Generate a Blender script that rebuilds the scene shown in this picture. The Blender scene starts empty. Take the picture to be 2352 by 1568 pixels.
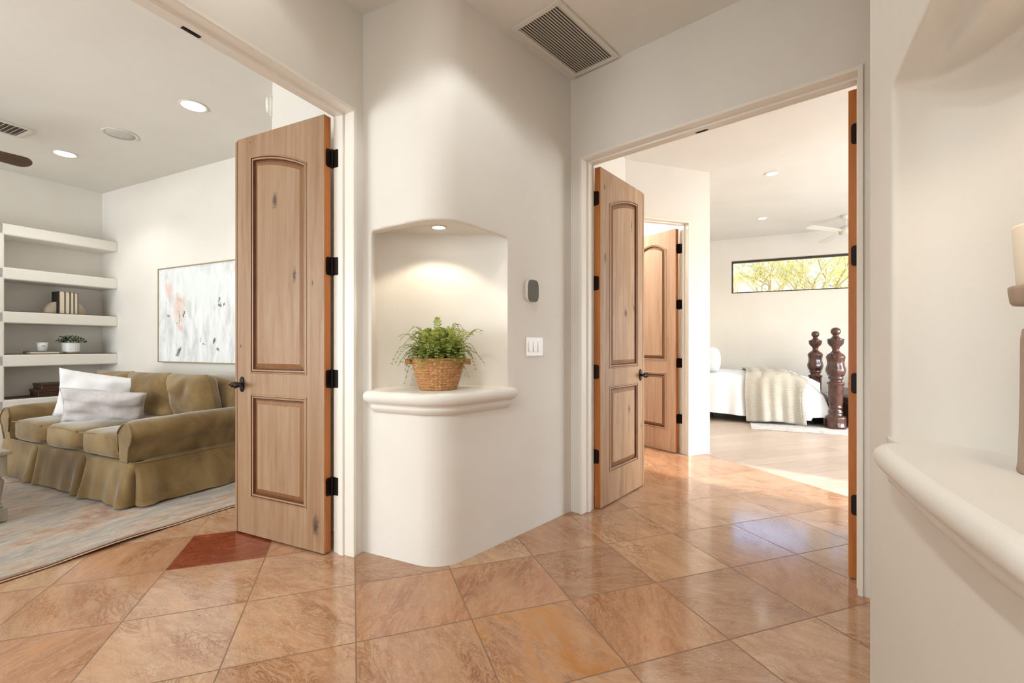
import bpy, bmesh, math, random
from mathutils import Vector, Matrix, noise
R = math.radians
PI = math.pi
sc = bpy.context.scene
COL = sc.collection
random.seed(7)

# ------------------------------------------------------------------ plan frames
# camera stands at the world origin looking along +Y; z = 0 is the floor
AN_A = math.atan2(0.9018, 0.4321)      # hall / living room / bedroom axes (x = s, y = t)
AN_B = math.atan2(-0.671, 0.7415)      # canted doorway wall (x = a, y = b)
AN_C = 0.3335                          # floor tiles and bathroom (x = u, y = v)
FR = {'A': (0, 0, AN_A), 'B': (0.409, 3.206, AN_B), 'C': (0, 0, AN_C), 'W': (0, 0, 0)}
def P(fr, x, y, z=0.0):
    ox, oy, an = FR[fr]
    c, s = math.cos(an), math.sin(an)
    return Vector((ox + x*c - y*s, oy + x*s + y*c, z))
def inv(fr, p):
    ox, oy, an = FR[fr]
    c, s = math.cos(an), math.sin(an)
    X, Y = p[0]-ox, p[1]-oy
    return (X*c + Y*s, -X*s + Y*c)

# ------------------------------------------------------------------ camera
cam_d = bpy.data.cameras.new('camera')
cam = bpy.data.objects.new('camera', cam_d); COL.objects.link(cam)
cam.location = (0, 0, 1.15)
cam.rotation_euler = (R(90), 0, 0)
cam_d.sensor_width = 36.0
cam_d.lens = 36.0*1058/2352
cam_d.shift_y = 10/2352
cam_d.clip_start = 0.02
sc.camera = cam

# ------------------------------------------------------------------ world, sun, exposure
sc.view_settings.view_transform = 'Standard'
sc.view_settings.look = 'None'
sc.view_settings.gamma = 1
sc.view_settings.use_curve_mapping = False
sc.view_settings.exposure = 0.48
sc.cycles.adaptive_threshold = 0.02
sc.cycles.max_bounces = 8
w = bpy.data.worlds.new('world'); sc.world = w; w.use_nodes = True
nt = w.node_tree; nt.nodes.clear()
sky = nt.nodes.new('ShaderNodeTexSky'); sky.sky_type = 'NISHITA'; sky.sun_disc = False
sky.sun_elevation = R(32); sky.sun_rotation = R(130); sky.air_density = 1.0
bg = nt.nodes.new('ShaderNodeBackground'); bg.inputs[1].default_value = 0.7
wo = nt.nodes.new('ShaderNodeOutputWorld')
nt.links.new(sky.outputs[0], bg.inputs[0]); nt.links.new(bg.outputs[0], wo.inputs[0])

def lamp(name, kind, loc, power, color=(1, 1, 1), direction=(0, 0, -1), **kw):
    d = bpy.data.lights.new(name, kind); d.energy = power; d.color = color
    for k, v in kw.items(): setattr(d, k, v)
    o = bpy.data.objects.new(name, d); COL.objects.link(o)
    o.location = loc
    o.rotation_euler = Vector(direction).to_track_quat('-Z', 'Y').to_euler()
    return o
WARM = (1.0, 0.84, 0.64)
SOFT = (0.96, 0.98, 0.95)
DAY = (0.86, 0.95, 1.0)
LED = (0.93, 0.98, 0.98)
GLASS = (0.90, 0.98, 1.0)
da = Vector((math.cos(AN_B), math.sin(AN_B), 0))
sa = Vector((math.cos(AN_A), math.sin(AN_A), 0))
ta = Vector((-sa.y, sa.x, 0))
sun = lamp('sun', 'SUN', (6, -3, 6), 4.2, (1.0, 0.95, 0.88), -da + Vector((0, 0, -math.tan(R(24)))), angle=R(1.5))
# daylight through the bedroom glass, the living room windows, plus added fill at the hall end
lamp('bedroom_daylight', 'AREA', P('B', 4.3, 4.6, 1.45), 92, GLASS, -da + Vector((0, 0, .36)), shape='RECTANGLE', size=3.4, size_y=2.2)
lamp('bedroom_door_daylight', 'AREA', P('B', 4.3, 1.75, 1.2), 26, GLASS, -da, shape='RECTANGLE', size=0.85, size_y=2.2)
lamp('living_daylight', 'AREA', P('A', -2.85, 4.6, 1.5), 150, DAY, sa + Vector((0, 0, .15)), shape='RECTANGLE', size=3.4, size_y=2.0)
lamp('hall_fill', 'AREA', P('A', -2.9, 0.75, 1.45), 34, (.90, .97, 1.0), sa + Vector((0, 0, .22)), shape='RECTANGLE', size=1.7, size_y=2.3)  # added fill lamp at the unseen hall end; the wall has no window

# ------------------------------------------------------------------ materials
def lin(c):
    return tuple((x/12.92 if x <= .04045 else ((x+.055)/1.055)**2.4) for x in c)
def rgb(r, g, b): return lin((r/255, g/255, b/255)) + (1.0,)
class NT:
    def __init__(s, name, rough=.6, spec=.5):
        s.m = bpy.data.materials.new(name); s.m.use_nodes = True
        s.t = s.m.node_tree; s.b = s.t.nodes['Principled BSDF']
        s.b.inputs['Roughness'].default_value = rough
        s.b.inputs['Specular IOR Level'].default_value = spec
        s._tc = None
    def n(s, typ, **kw):
        nd = s.t.nodes.new('ShaderNode'+typ)
        for k, v in kw.items():
            if k in nd.inputs and not hasattr(nd, k): nd.inputs[k].default_value = v
            else: setattr(nd, k, v)
        return nd
    def l(s, a, b): s.t.links.new(a, b)
    def set(s, name, v):
        if hasattr(v, 'is_linked') or hasattr(v, 'links'): s.l(v, s.b.inputs[name])
        else: s.b.inputs[name].default_value = v
    def obj(s, scale=(1, 1, 1), loc=(0, 0, 0), rot=(0, 0, 0)):
        if not s._tc: s._tc = s.n('TexCoord')
        mp = s.n('Mapping'); mp.inputs['Scale'].default_value = scale
        mp.inputs['Location'].default_value = loc; mp.inputs['Rotation'].default_value = rot
        s.l(s._tc.outputs['Object'], mp.inputs['Vector'])
        return mp.outputs[0]
    def noise(s, vec, scale=5, detail=4, rough=.5, dist=0, out='Fac'):
        nd = s.n('TexNoise'); nd.inputs['Scale'].default_value = scale
        nd.inputs['Detail'].default_value = detail; nd.inputs['Roughness'].default_value = rough
        nd.inputs['Distortion'].default_value = dist
        if vec is not None: s.l(vec, nd.inputs['Vector'])
        return nd.outputs[0 if out == 'Fac' else 1]
    def ramp(s, fac, stops, interp='LINEAR'):
        nd = s.n('ValToRGB'); cr = nd.color_ramp; cr.interpolation = interp
        while len(cr.elements) < len(stops): cr.elements.new(.5)
        for e, (p, c) in zip(cr.elements, stops):
            e.position = p; e.color = c if len(c) == 4 else tuple(c)+(1,)
        s.l(fac, nd.inputs[0]); return nd.outputs[0]
    def mix(s, fac, a, b, mode='MIX'):
        nd = s.n('Mix', data_type='RGBA', blend_type=mode)
        for i, v in ((0, fac), (6, a), (7, b)):
            if hasattr(v, 'links'): s.l(v, nd.inputs[i])
            else: nd.inputs[i].default_value = v
        return nd.outputs[2]
    def math(s, op, a, b=0.0, c=None):
        nd = s.n('Math', operation=op)
        for i, v in ((0, a), (1, b)) + (((2, c),) if c is not None else ()):
            if hasattr(v, 'links'): s.l(v, nd.inputs[i])
            else: nd.inputs[i].default_value = v
        return nd.outputs[0]
    def vmath(s, op, a, b=None):
        nd = s.n('VectorMath', operation=op)
        for i, v in ((0, a), (1, b)):
            if v is None: continue
            if hasattr(v, 'links'): s.l(v, nd.inputs[i])
            else: nd.inputs[i].default_value = v
        return nd.outputs['Value' if op in ('LENGTH', 'DOT_PRODUCT', 'DISTANCE') else 'Vector']
    def bump(s, h, strength=.3, dist=.01):
        nd = s.n('Bump'); nd.inputs['Strength'].default_value = strength
        nd.inputs['Distance'].default_value = dist; s.l(h, nd.inputs['Height'])
        s.l(nd.outputs[0], s.b.inputs['Normal']); return nd
def simple(name, col, rough=.6, metal=0, bump=None, spec=.5, var=None):
    m = NT(name, rough, spec); m.set('Metallic', metal)
    if var:
        f = m.noise(m.obj(var[2] if len(var) > 2 else (1, 1, 1)), var[0], 4)
        m.set('Base Color', m.ramp(f, [(.3, col), (.7, var[1])]))
    else: m.set('Base Color', col)
    if bump: m.bump(m.noise(m.obj(), bump[0], 3), bump[1], bump[2])
    return m.m
BLACK, WHITE = (0, 0, 0, 1), (1, 1, 1, 1)

def plaster(name, c1, c2):
    m = NT(name, .62, .35)
    v = m.obj()
    m.set('Base Color', m.ramp(m.noise(v, 1.6, 3), [(.35, c1), (.7, c2)]))
    a = m.noise(v, 6, 5, .55); b = m.noise(v, 38, 2)
    m.bump(m.math('ADD', a, m.math('MULTIPLY', b, .12)), .22, .012)
    return m.m
M = {}
M['plaster'] = plaster('warm_plaster', rgb(231, 226, 218), rgb(226, 220, 211))
M['ceiling'] = plaster('ceiling_plaster', rgb(231, 227, 219), rgb(226, 221, 213))
M['trim'] = simple('trim_paint', rgb(236, 230, 220), .35)
M['white_metal'] = simple('white_enamel', rgb(225, 220, 210), .35)

# travertine floor
def floor_mat():
    m = NT('travertine_tiles', .2, .7)
    T = .4606
    base = m.obj((1/T, 1/T, 1), (-.0288, -4.0967, 0))
    fl = m.vmath('FLOOR', base); fr_ = m.vmath('FRACTION', base)
    wn = m.n('TexWhiteNoise', noise_dimensions='2D'); m.l(fl, wn.inputs['Vector'])
    rnd, rcol = wn.outputs['Value'], wn.outputs['Color']
    off = m.vmath('MULTIPLY', rcol, (13.0, 17.0, 9.0))
    loc = m.obj((1, 1, 1))
    v = m.vmath('ADD', loc, off)
    vs = m.vmath('MULTIPLY', v, (1.0, 2.4, 1.0))
    vr = m.n('VectorRotate'); vr.rotation_type = 'Z_AXIS'
    m.l(v, vr.inputs['Vector']); m.l(m.math('MULTIPLY', rnd, 2.2), vr.inputs['Angle'])
    vs = m.vmath('MULTIPLY', vr.outputs[0], (1.0, 2.6, 1.0))
    big = m.noise(vs, 2.3, 6, .6, .7)
    mid = m.noise(vs, 7.0, 7, .65, 1.2)
    fine = m.noise(vs, 34, 6, .7, 1.0)
    c = m.ramp(big, [(.25, rgb(160, 104, 74)), (.42, rgb(187, 135, 100)), (.55, rgb(202, 156, 120)), (.7, rgb(206, 146, 98)), (.85, rgb(180, 112, 66))])
    c = m.mix(m.ramp(mid, [(.42, BLACK), (.62, (.65, .65, .65, 1))]), c, rgb(217, 181, 145))
    c = m.mix(m.ramp(mid, [(.28, (.7, .7, .7, 1)), (.40, BLACK)]), c, rgb(158, 92, 58))
    # per tile tone
    tone = m.ramp(rnd, [(0, rgb(150, 112, 96)), (.2, rgb(196, 158, 132)), (.45, rgb(182, 134, 106)), (.62, rgb(206, 168, 136)), (.8, rgb(172, 110, 80)), (1, rgb(205, 150, 108))], 'CONSTANT')
    c = m.mix(.42, c, tone)
    # tan-grey fine veins
    c = m.mix(m.ramp(fine, [(.56, BLACK), (.72, (.35, .35, .35, 1))]), c, rgb(232, 204, 172))
    # dark worm marks and pits
    mk = m.n('TexNoise'); mk.inputs['Scale'].default_value = 42; mk.inputs['Detail'].default_value = 3; mk.inputs['Distortion'].default_value = 2.6
    m.l(m.vmath('MULTIPLY', vr.outputs[0], (1, 2.0, 1)), mk.inputs['Vector'])
    pit = m.ramp(mk.outputs[0], [(.31, WHITE), (.36, BLACK)])
    gate = m.ramp(m.noise(vs, 3.2, 3), [(.40, BLACK), (.56, WHITE)])
    pitm = m.math('MULTIPLY', pit, gate)
    rid = m.noise(vs, 4.6, 8, .72, 2.2)
    band = m.ramp(rid, [(.455, BLACK), (.49, (.75, .75, .75, 1)), (.51, (.75, .75, .75, 1)), (.545, BLACK)])
    bg_ = m.ramp(m.noise(vs, 1.7, 3), [(.48, BLACK), (.62, WHITE)])
    c = m.mix(m.math('MULTIPLY', band, bg_), c, rgb(150, 94, 58))
    rid2 = m.noise(vs, 13, 8, .75, 2.5)
    band2 = m.ramp(rid2, [(.47, BLACK), (.495, (.6, .6, .6, 1)), (.52, BLACK)])
    c = m.mix(m.math('MULTIPLY', band2, gate), c, rgb(118, 82, 56))
    c = m.mix(m.math('MULTIPLY', pitm, .8), c, rgb(84, 60, 46))
    rim = m.math('MULTIPLY', m.ramp(mk.outputs[0], [(.66, BLACK), (.72, (.8, .8, .8, 1))]), gate)
    c = m.mix(m.math('MULTIPLY', rim, .5), c, rgb(236, 212, 182))
    # the one deep red tile beside the left door
    sp = m.n('SeparateXYZ'); m.l(fl, sp.inputs[0])
    def cell(cx, cy):
        return m.math('MULTIPLY', m.math('COMPARE', sp.outputs[0], cx, .4), m.math('COMPARE', sp.outputs[1], cy, .4))
    red = m.ramp(mid, [(.3, rgb(112, 46, 26)), (.6, rgb(152, 70, 44)), (.78, rgb(176, 104, 78))])
    c = m.mix(cell(-2, 2), c, red)
    orange = m.ramp(big, [(.35, rgb(206, 160, 116)), (.6, rgb(196, 128, 66)), (.75, rgb(168, 92, 36))])
    c = m.mix(m.math('MULTIPLY', cell(1, -1), m.ramp(big, [(.42, BLACK), (.6, (.85, .85, .85, 1))])), c, orange)
    # grout
    s2 = m.n('SeparateXYZ'); m.l(fr_, s2.inputs[0])
    g = .0062
    def edge(ch):
        d = m.math('MINIMUM', ch, m.math('SUBTRACT', 1.0, ch))
        return m.math('LESS_THAN', d, g)
    gm = m.math('MAXIMUM', edge(s2.outputs[0]), edge(s2.outputs[1]))
    c = m.mix(gm, c, rgb(140, 104, 80))
    hs = m.n('HueSaturation'); hs.inputs['Saturation'].default_value = 1.0; hs.inputs['Value'].default_value = .92; hs.inputs['Hue'].default_value = .503
    m.l(c, hs.inputs['Color']); c = hs.outputs[0]
    m.set('Base Color', c)
    r = m.math('ADD', .055, m.math('MULTIPLY', fine, .13))
    r = m.math('ADD', r, m.math('MULTIPLY', pitm, .35))
    m.set('Roughness', m.math('ADD', r, m.math('MULTIPLY', gm, .5)))
    h = m.math('SUBTRACT', m.math('MULTIPLY', fine, .05), m.math('MULTIPLY', gm, 1.0))
    h = m.math('SUBTRACT', h, m.math('MULTIPLY', pitm, .6))
    m.bump(h, .35, .0018)
    return m.m
M['tile'] = floor_mat()

def plank_mat():
    m = NT('pale_oak_planks', .34, .45)
    v = m.obj()
    br = m.n('TexBrick'); br.offset = .37; br.inputs['Scale'].default_value = 1
    br.inputs['Brick Width'].default_value = 1.7; br.inputs['Row Height'].default_value = .19
    br.inputs['Mortar Size'].default_value = .002; br.inputs['Bias'].default_value = 0
    br.inputs['Color1'].default_value = rgb(208, 188, 170); br.inputs['Color2'].default_value = rgb(188, 166, 148)
    br.inputs['Mortar'].default_value = rgb(140, 120, 104)
    m.l(v, br.inputs['Vector'])
    g = m.noise(m.obj((1.2, 14, 1)), 3, 5, .6, .6)
    c = m.mix(m.ramp(g, [(.35, BLACK), (.75, (.5, .5, .5, 1))]), br.outputs[0], rgb(222, 206, 190))
    m.set('Base Color', c)
    return m.m
M['plank'] = plank_mat()

def wood(name, light, mid, dark, glaze=.4, rough=.38, knots=(), axis='z', seed=0.0, scale=1.0):
    """grain runs along local z (or x)"""
    m = NT(name, rough, .5)
    st = {'z': (14, 14, .9), 'x': (.9, 14, 14), 'y': (14, .9, 14)}[axis]
    v = m.obj(tuple(q*scale for q in st), (seed, seed*.7, seed*.3))
    g = m.noise(v, 1.4, 6, .62, .9)
    c = m.ramp(g, [(.25, dark), (.45, mid), (.68, light)])
    blotch = m.noise(m.obj((2.4, 2.4, 1.1), (seed*2, 0, seed)), 1.6, 4, .6, .5)
    c = m.mix(m.ramp(blotch, [(.38, (glaze, glaze, glaze, 1)), (.62, BLACK)]), c, mid)
    fine = m.noise(m.obj(tuple(q*6*scale for q in st)), 2.2, 3, .7)
    c = m.mix(m.ramp(fine, [(.3, (.22, .22, .22, 1)), (.5, BLACK)]), c, dark)
    if knots:
        if not m._tc: m.obj()
        for (kx, kz, kr, ks) in knots:
            kr *= 1.7
            sb = m.vmath('SUBTRACT', m._tc.outputs['Object'], (kx, 0, kz))
            sb = m.vmath('MULTIPLY', sb, (1/kr, 0, 1/(kr*ks)))
            nz = m.noise(m.obj((60, 1, 60)), 1, 4, .7, 1.5, 'Color')
            nz = m.vmath('MULTIPLY', m.vmath('SUBTRACT', nz, (.5, .5, .5)), (2.2, 0, 2.2))
            d = m.vmath('LENGTH', m.vmath('ADD', sb, nz))
            c = m.mix(m.ramp(d, [(.25, (.92, .92, .92, 1)), (.7, (.35, .35, .35, 1)), (1, BLACK)]), c, rgb(40, 26, 18))
    m.set('Base Color', c)
    m.bump(g, .05, .003)
    return m.m
DL, DM, DD = rgb(172, 144, 117), rgb(156, 122, 91), rgb(132, 96, 66)
M['door_a'] = wood('glazed_alder_left', DL, DM, DD, knots=((.40, 2.00, .016, 2.2), (.235, 1.555, .010, 3.2), (.09, 1.50, .004, 3), (.065, .155, .018, 2.6), (.705, 1.15, .006, 1.5), (.62, 2.38, .004, 1)), seed=3.1)
M['door_b'] = wood('glazed_alder_right', rgb(186, 156, 126), rgb(166, 131, 98), DD, knots=((.50, 2.09, .006, 6), (.40, 1.40, .016, 1.4), (.54, 1.45, .008, 2.4), (.07, 1.78, .010, 3), (.06, 2.28, .008, 2), (.46, .66, .010, 2.4), (.68, .5, .006, 3)), seed=8.4)
M['door_c'] = wood('glazed_alder_bath', rgb(218, 186, 160), rgb(204, 168, 140), rgb(176, 138, 110), knots=((.50, 1.65, .010, 1.4), (.60, .95, .010, 1.2), (.45, .2, .008, .6)), seed=5.2)
M['glaze'] = simple('dark_glaze', rgb(84, 46, 20), .45, var=(9, rgb(112, 66, 32)))
M['bevel_wood'] = wood('glazed_bevel', rgb(160, 118, 80), rgb(142, 98, 60), rgb(116, 74, 42), seed=6.1)
M['door_edge'] = wood('orange_stained_edge', rgb(196, 124, 60), rgb(182, 108, 46), rgb(150, 82, 32), seed=2.2)
M['bronze'] = simple('oil_rubbed_bronze', rgb(36, 26, 24), .42, .7, (60, .1, .002))
M['black'] = simple('black_void', rgb(14, 13, 12), .8)
M['vent_shade'] = simple('duct_shade', rgb(112, 104, 93), .9)  # dark tone stands in for the shade inside the duct
M['grille'] = simple('grille_enamel', rgb(222, 215, 204), .45)
M['speaker'] = simple('speaker_mesh', rgb(205, 201, 194), .6, bump=(700, .5, .002))
def emit(name, col, st):
    m = NT(name, .5); m.set('Base Color', col); m.set('Emission Color', col); m.set('Emission Strength', st); return m.m
M['led'] = emit('downlight_led', (1, .93, .84, 1), 12)
M['thermo'] = simple('thermostat_glass', rgb(112, 110, 102), .6, spec=.15)
M['thermo_mark'] = simple('thermostat_mark', rgb(110, 110, 106), .4)
M['plastic'] = simple('switch_plastic', rgb(238, 234, 226), .25)
def glass_mat():
    m = NT('window_glass', 0.0); m.set('Transmission Weight', 1.0); m.set('IOR', 1.0); m.set('Base Color', (1, 1, 1, 1)); m.set('Specular IOR Level', .1); return m.m
M['glass'] = glass_mat()
M['win_frame'] = simple('bronze_window_frame', rgb(60, 46, 28), .5)

def fabric(name, c1, c2, scale=3, sheen=.4, bump=400, rough=.9, bs=.25):
    m = NT(name, rough, .2)
    m.set('Base Color', m.ramp(m.noise(m.obj(), scale, 4, .6, .4), [(.32, c1), (.7, c2)]))
    m.set('Sheen Weight', sheen); m.set('Sheen Roughness', .4)
    m.bump(m.noise(m.obj(), bump, 2), bs, .0015)
    return m.m
M['velvet'] = fabric('olive_velvet', rgb(106, 82, 48), rgb(152, 126, 84), 3.2, .7, 160, .8)
for n_ in ('velvet',):
    b_ = M[n_].node_tree.nodes['Principled BSDF']; b_.inputs['Sheen Tint'].default_value = (.82, .88, .9, 1); b_.inputs['Sheen Roughness'].default_value = .4
M['welt'] = fabric('velvet_welt', rgb(112, 96, 66), rgb(134, 116, 84), 5, .3)
M['pillow_white'] = fabric('white_ribbed_pillow', rgb(226, 224, 224), rgb(238, 236, 236), 4, .2, 300)
M['pillow_linen'] = fabric('lilac_grey_linen', rgb(196, 190, 190), rgb(210, 205, 204), 30, .2, 500, .95, .5)
M['bedding'] = fabric('white_duvet', rgb(232, 234, 237), rgb(240, 241, 243), 3, .1, 60)
M['bed_pillow'] = fabric('pale_grey_pillow', rgb(205, 210, 214), rgb(214, 218, 221), 4, .2)
M['cream_up'] = fabric('cream_upholstery', rgb(214, 205, 190), rgb(224, 216, 202), 4, .2)
M['leather'] = simple('dark_brown_leather', rgb(62, 40, 34), .45)
def knit():
    m = NT('ribbed_knit', .95, .1); v = m.obj()
    wv = m.n('TexWave', wave_type='BANDS', bands_direction='Z'); wv.inputs['Scale'].default_value = 26; wv.inputs['Distortion'].default_value = .5
    m.l(v, wv.inputs['Vector'])
    m.set('Base Color', m.ramp(wv.outputs[1], [(.1, rgb(200, 193, 180)), (.6, rgb(214, 208, 197))]))
    m.bump(wv.outputs[1], .6, .01); return m.m
M['knit'] = knit()
def mahog():
    m = NT('carved_mahogany', .2, .6); v = m.obj((8, 8, 2.5))
    m.set('Base Color', m.ramp(m.noise(v, 1.5, 5, .6, .6), [(.3, rgb(46, 22, 16)), (.7, rgb(96, 50, 36))]))
    m.set('Coat Weight', .4); m.bump(m.noise(m.obj(), 26, 3), .25, .01); return m.m
M['mahogany'] = mahog()
def rugmat(name, stops, s1, s2, rot=0):
    m = NT(name, .95, .1)
    v = m.obj(s1); f = m.noise(v, 1, 7, .68, .8)
    c = m.ramp(f, stops)
    f2 = m.noise(m.obj(s2, (3, 5, 0)), 1, 6, .7, 1.2)
    c = m.mix(m.ramp(f2, [(.50, BLACK), (.66, (.75, .75, .75, 1))]), c, rgb(126, 124, 128))
    f3 = m.noise(m.obj(s2, (9, 1, 0)), 2.5, 6, .75, 1.0)
    c = m.mix(m.ramp(f3, [(.5, BLACK), (.72, (.7, .7, .7, 1))]), c, rgb(200, 192, 184))
    m.set('Base Color', c); m.set('Sheen Weight', .2)
    m.bump(m.noise(m.obj(), 180, 3), .4, .004); return m.m
M['rug'] = rugmat('faded_persian', [(.28, rgb(120, 72, 50)), (.40, rgb(164, 122, 92)), (.50, rgb(178, 160, 140)), (.60, rgb(152, 144, 134)), (.72, rgb(152, 92, 62)), (.85, rgb(120, 118, 116))], (1.5, 3.4, 1), (3.4, 9, 1))
M['rug_edge'] = simple('rug_binding', rgb(120, 62, 38), .9)
M['rug_fringe'] = simple('rug_overlock', rgb(216, 200, 184), .9)
M['rug2'] = rugmat('bedroom_rug', [(.3, rgb(196, 188, 182)), (.6, rgb(214, 208, 204)), (.75, rgb(150, 148, 150))], (8, 3, 1), (12, 12, 1))
def paint_mat():
    # local x runs across the canvas from its left edge, z up from its bottom (metres)
    m = NT('abstract_canvas', .6, .3); m.obj()
    oc = m._tc.outputs['Object']
    v1 = m.obj((1, 1, 1)); v2 = m.obj((3.5, 1, 1.1))
    c = m.ramp(m.noise(v2, 3.2, 6, .6, .5), [(.3, rgb(196, 196, 198)), (.5, rgb(226, 227, 228)), (.7, rgb(240, 241, 241))])
    warp = m.vmath('MULTIPLY', m.vmath('SUBTRACT', m.noise(v1, 7, 5, .65, 0, 'Color'), (.5, .5, .5)), (.28, 0, .28))
    pos = m.vmath('ADD', oc, warp)
    def blob(x, z, rx, rz, col, k=1.0, soft=.6):
        nonlocal c
        d = m.vmath('LENGTH', m.vmath('MULTIPLY', m.vmath('SUBTRACT', pos, (x, 0, z)), (1/rx, 0, 1/rz)))
        c = m.mix(m.ramp(d, [(soft, (k, k, k, 1)), (1, BLACK)]), c, col)
    blob(.75, .78, .55, .28, rgb(224, 232, 230), .8, .3)
    blob(.22, .78, .09, .14, rgb(222, 170, 150), .65, .1)
    blob(.38, .56, .14, .20, rgb(220, 184, 164), .75, .1)
    blob(.36, .68, .05, .07, rgb(208, 156, 124), .6, .1)
    blob(.42, .40, .05, .09, rgb(212, 168, 150), .7, .1)
    blob(.55, .60, .07, .06, rgb(206, 214, 206), .8, .6)
    for (x, z, rx, rz) in ((.49, .545, .03, .018), (.455, .50, .018, .035), (.385, .47, .014, .04), (.37, .41, .012, .016), (.73, .24, .016, .018), (.80, .20, .035, .02), (.99, .24, .02, .05), (1.03, .15, .022, .03), (1.03, .62, .02, .014), (1.06, .58, .03, .014), (1.14, .60, .025, .03), (.20, .475, .025, .01), (.38, .10, .06, .04)):
        blob(x, z, rx, rz, rgb(70, 62, 48), .85, .5)
    m.set('Base Color', c); m.bump(m.noise(v1, 60, 4), .2, .003); return m.m
M['canvas'] = paint_mat()
M['gold_frame'] = simple('champagne_frame', rgb(176, 164, 128), .35, .5)
M['book_cover'] = simple('black_book_cover', rgb(34, 32, 30), .6)
M['pages'] = simple('cream_pages', rgb(222, 206, 182), .8, bump=(300, .3, .001))
M['stone'] = simple('travertine_bookend', rgb(196, 180, 158), .6, var=(14, rgb(168, 148, 126)))
M['shelf_liner'] = simple('dark_shelf_liner', rgb(70, 56, 44), .6)
M['ceramic'] = simple('white_ceramic', rgb(226, 226, 222), .3)
M['ceramic_groove'] = simple('fluted_glaze', rgb(178, 190, 184), .35)
M['pot_base'] = simple('bare_clay_foot', rgb(170, 144, 112), .7)
M['label_ink'] = simple('label_ink', rgb(120, 116, 112), .6)
M['dark_box'] = wood('dark_box_wood', rgb(86, 58, 42), rgb(70, 46, 34), rgb(48, 30, 22), axis='x')
M['greywash'] = wood('grey_washed_wood', rgb(172, 162, 148), rgb(156, 145, 131), rgb(128, 116, 102), axis='z', rough=.6)
M['walnut'] = wood('walnut_blade', rgb(96, 70, 54), rgb(80, 57, 43), rgb(58, 40, 30), axis='x', rough=.45)
M['holder'] = wood('weathered_candle_wood', rgb(186, 164, 146), rgb(166, 144, 127), rgb(130, 110, 95), axis='z', rough=.7)
def wax():
    m = NT('ivory_wax', .45); m.set('Base Color', rgb(244, 232, 212)); m.set('Subsurface Weight', .5); m.set('Subsurface Radius', (.03, .02, .01)); return m.m
M['wax'] = wax()
def wick():
    m = NT('braided_seagrass', .75, .3); v = m.obj()
    m.set('Base Color', m.ramp(m.noise(m.obj((3, 3, 14)), 9, 4, .6, .5), [(.3, rgb(150, 98, 56)), (.55, rgb(190, 140, 92)), (.75, rgb(214, 172, 124))]))
    m.bump(m.noise(m.obj((1, 1, 2)), 120, 3), .5, .004); return m.m
M['wicker'] = wick()
def leafm(name, c1, c2):
    m = NT(name, .5, .4); m.set('Base Color', m.ramp(m.noise(m.obj(), 22, 2), [(.35, c1), (.65, c2)]))
    tr = m.n('BsdfTranslucent'); tr.inputs[0].default_value = tuple(min(1, q*1.6) for q in c2[:3])+(1,); mx = m.n('MixShader'); mx.inputs[0].default_value = .38
    m.l(m.b.outputs[0], mx.inputs[1]); m.l(tr.outputs[0], mx.inputs[2]); m.l(mx.outputs[0], m.t.nodes['Material Output'].inputs[0]); return m.m
M['fern'] = leafm('fern_green', rgb(84, 98, 34), rgb(162, 172, 90))
M['stem'] = simple('stem_green', rgb(96, 96, 44), .6)
M['shrub'] = leafm('dark_leaf', rgb(26, 48, 26), rgb(58, 84, 46))
M['blossom'] = simple('white_blossom', rgb(214, 216, 196), .6)
M['soil'] = simple('soil', rgb(50, 38, 28), .9)
M['palo'] = leafm('palo_verde_leaf', rgb(168, 160, 92), rgb(196, 186, 120))
M['bark'] = simple('tree_bark', rgb(176, 158, 112), .9)
M['desert'] = simple('desert_ground', rgb(204, 188, 158), .95, var=(1.5, rgb(176, 160, 128)))
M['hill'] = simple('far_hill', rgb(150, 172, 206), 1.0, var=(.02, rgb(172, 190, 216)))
M['kerb'] = simple('pale_wall_outside', rgb(222, 210, 188), .9)

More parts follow.
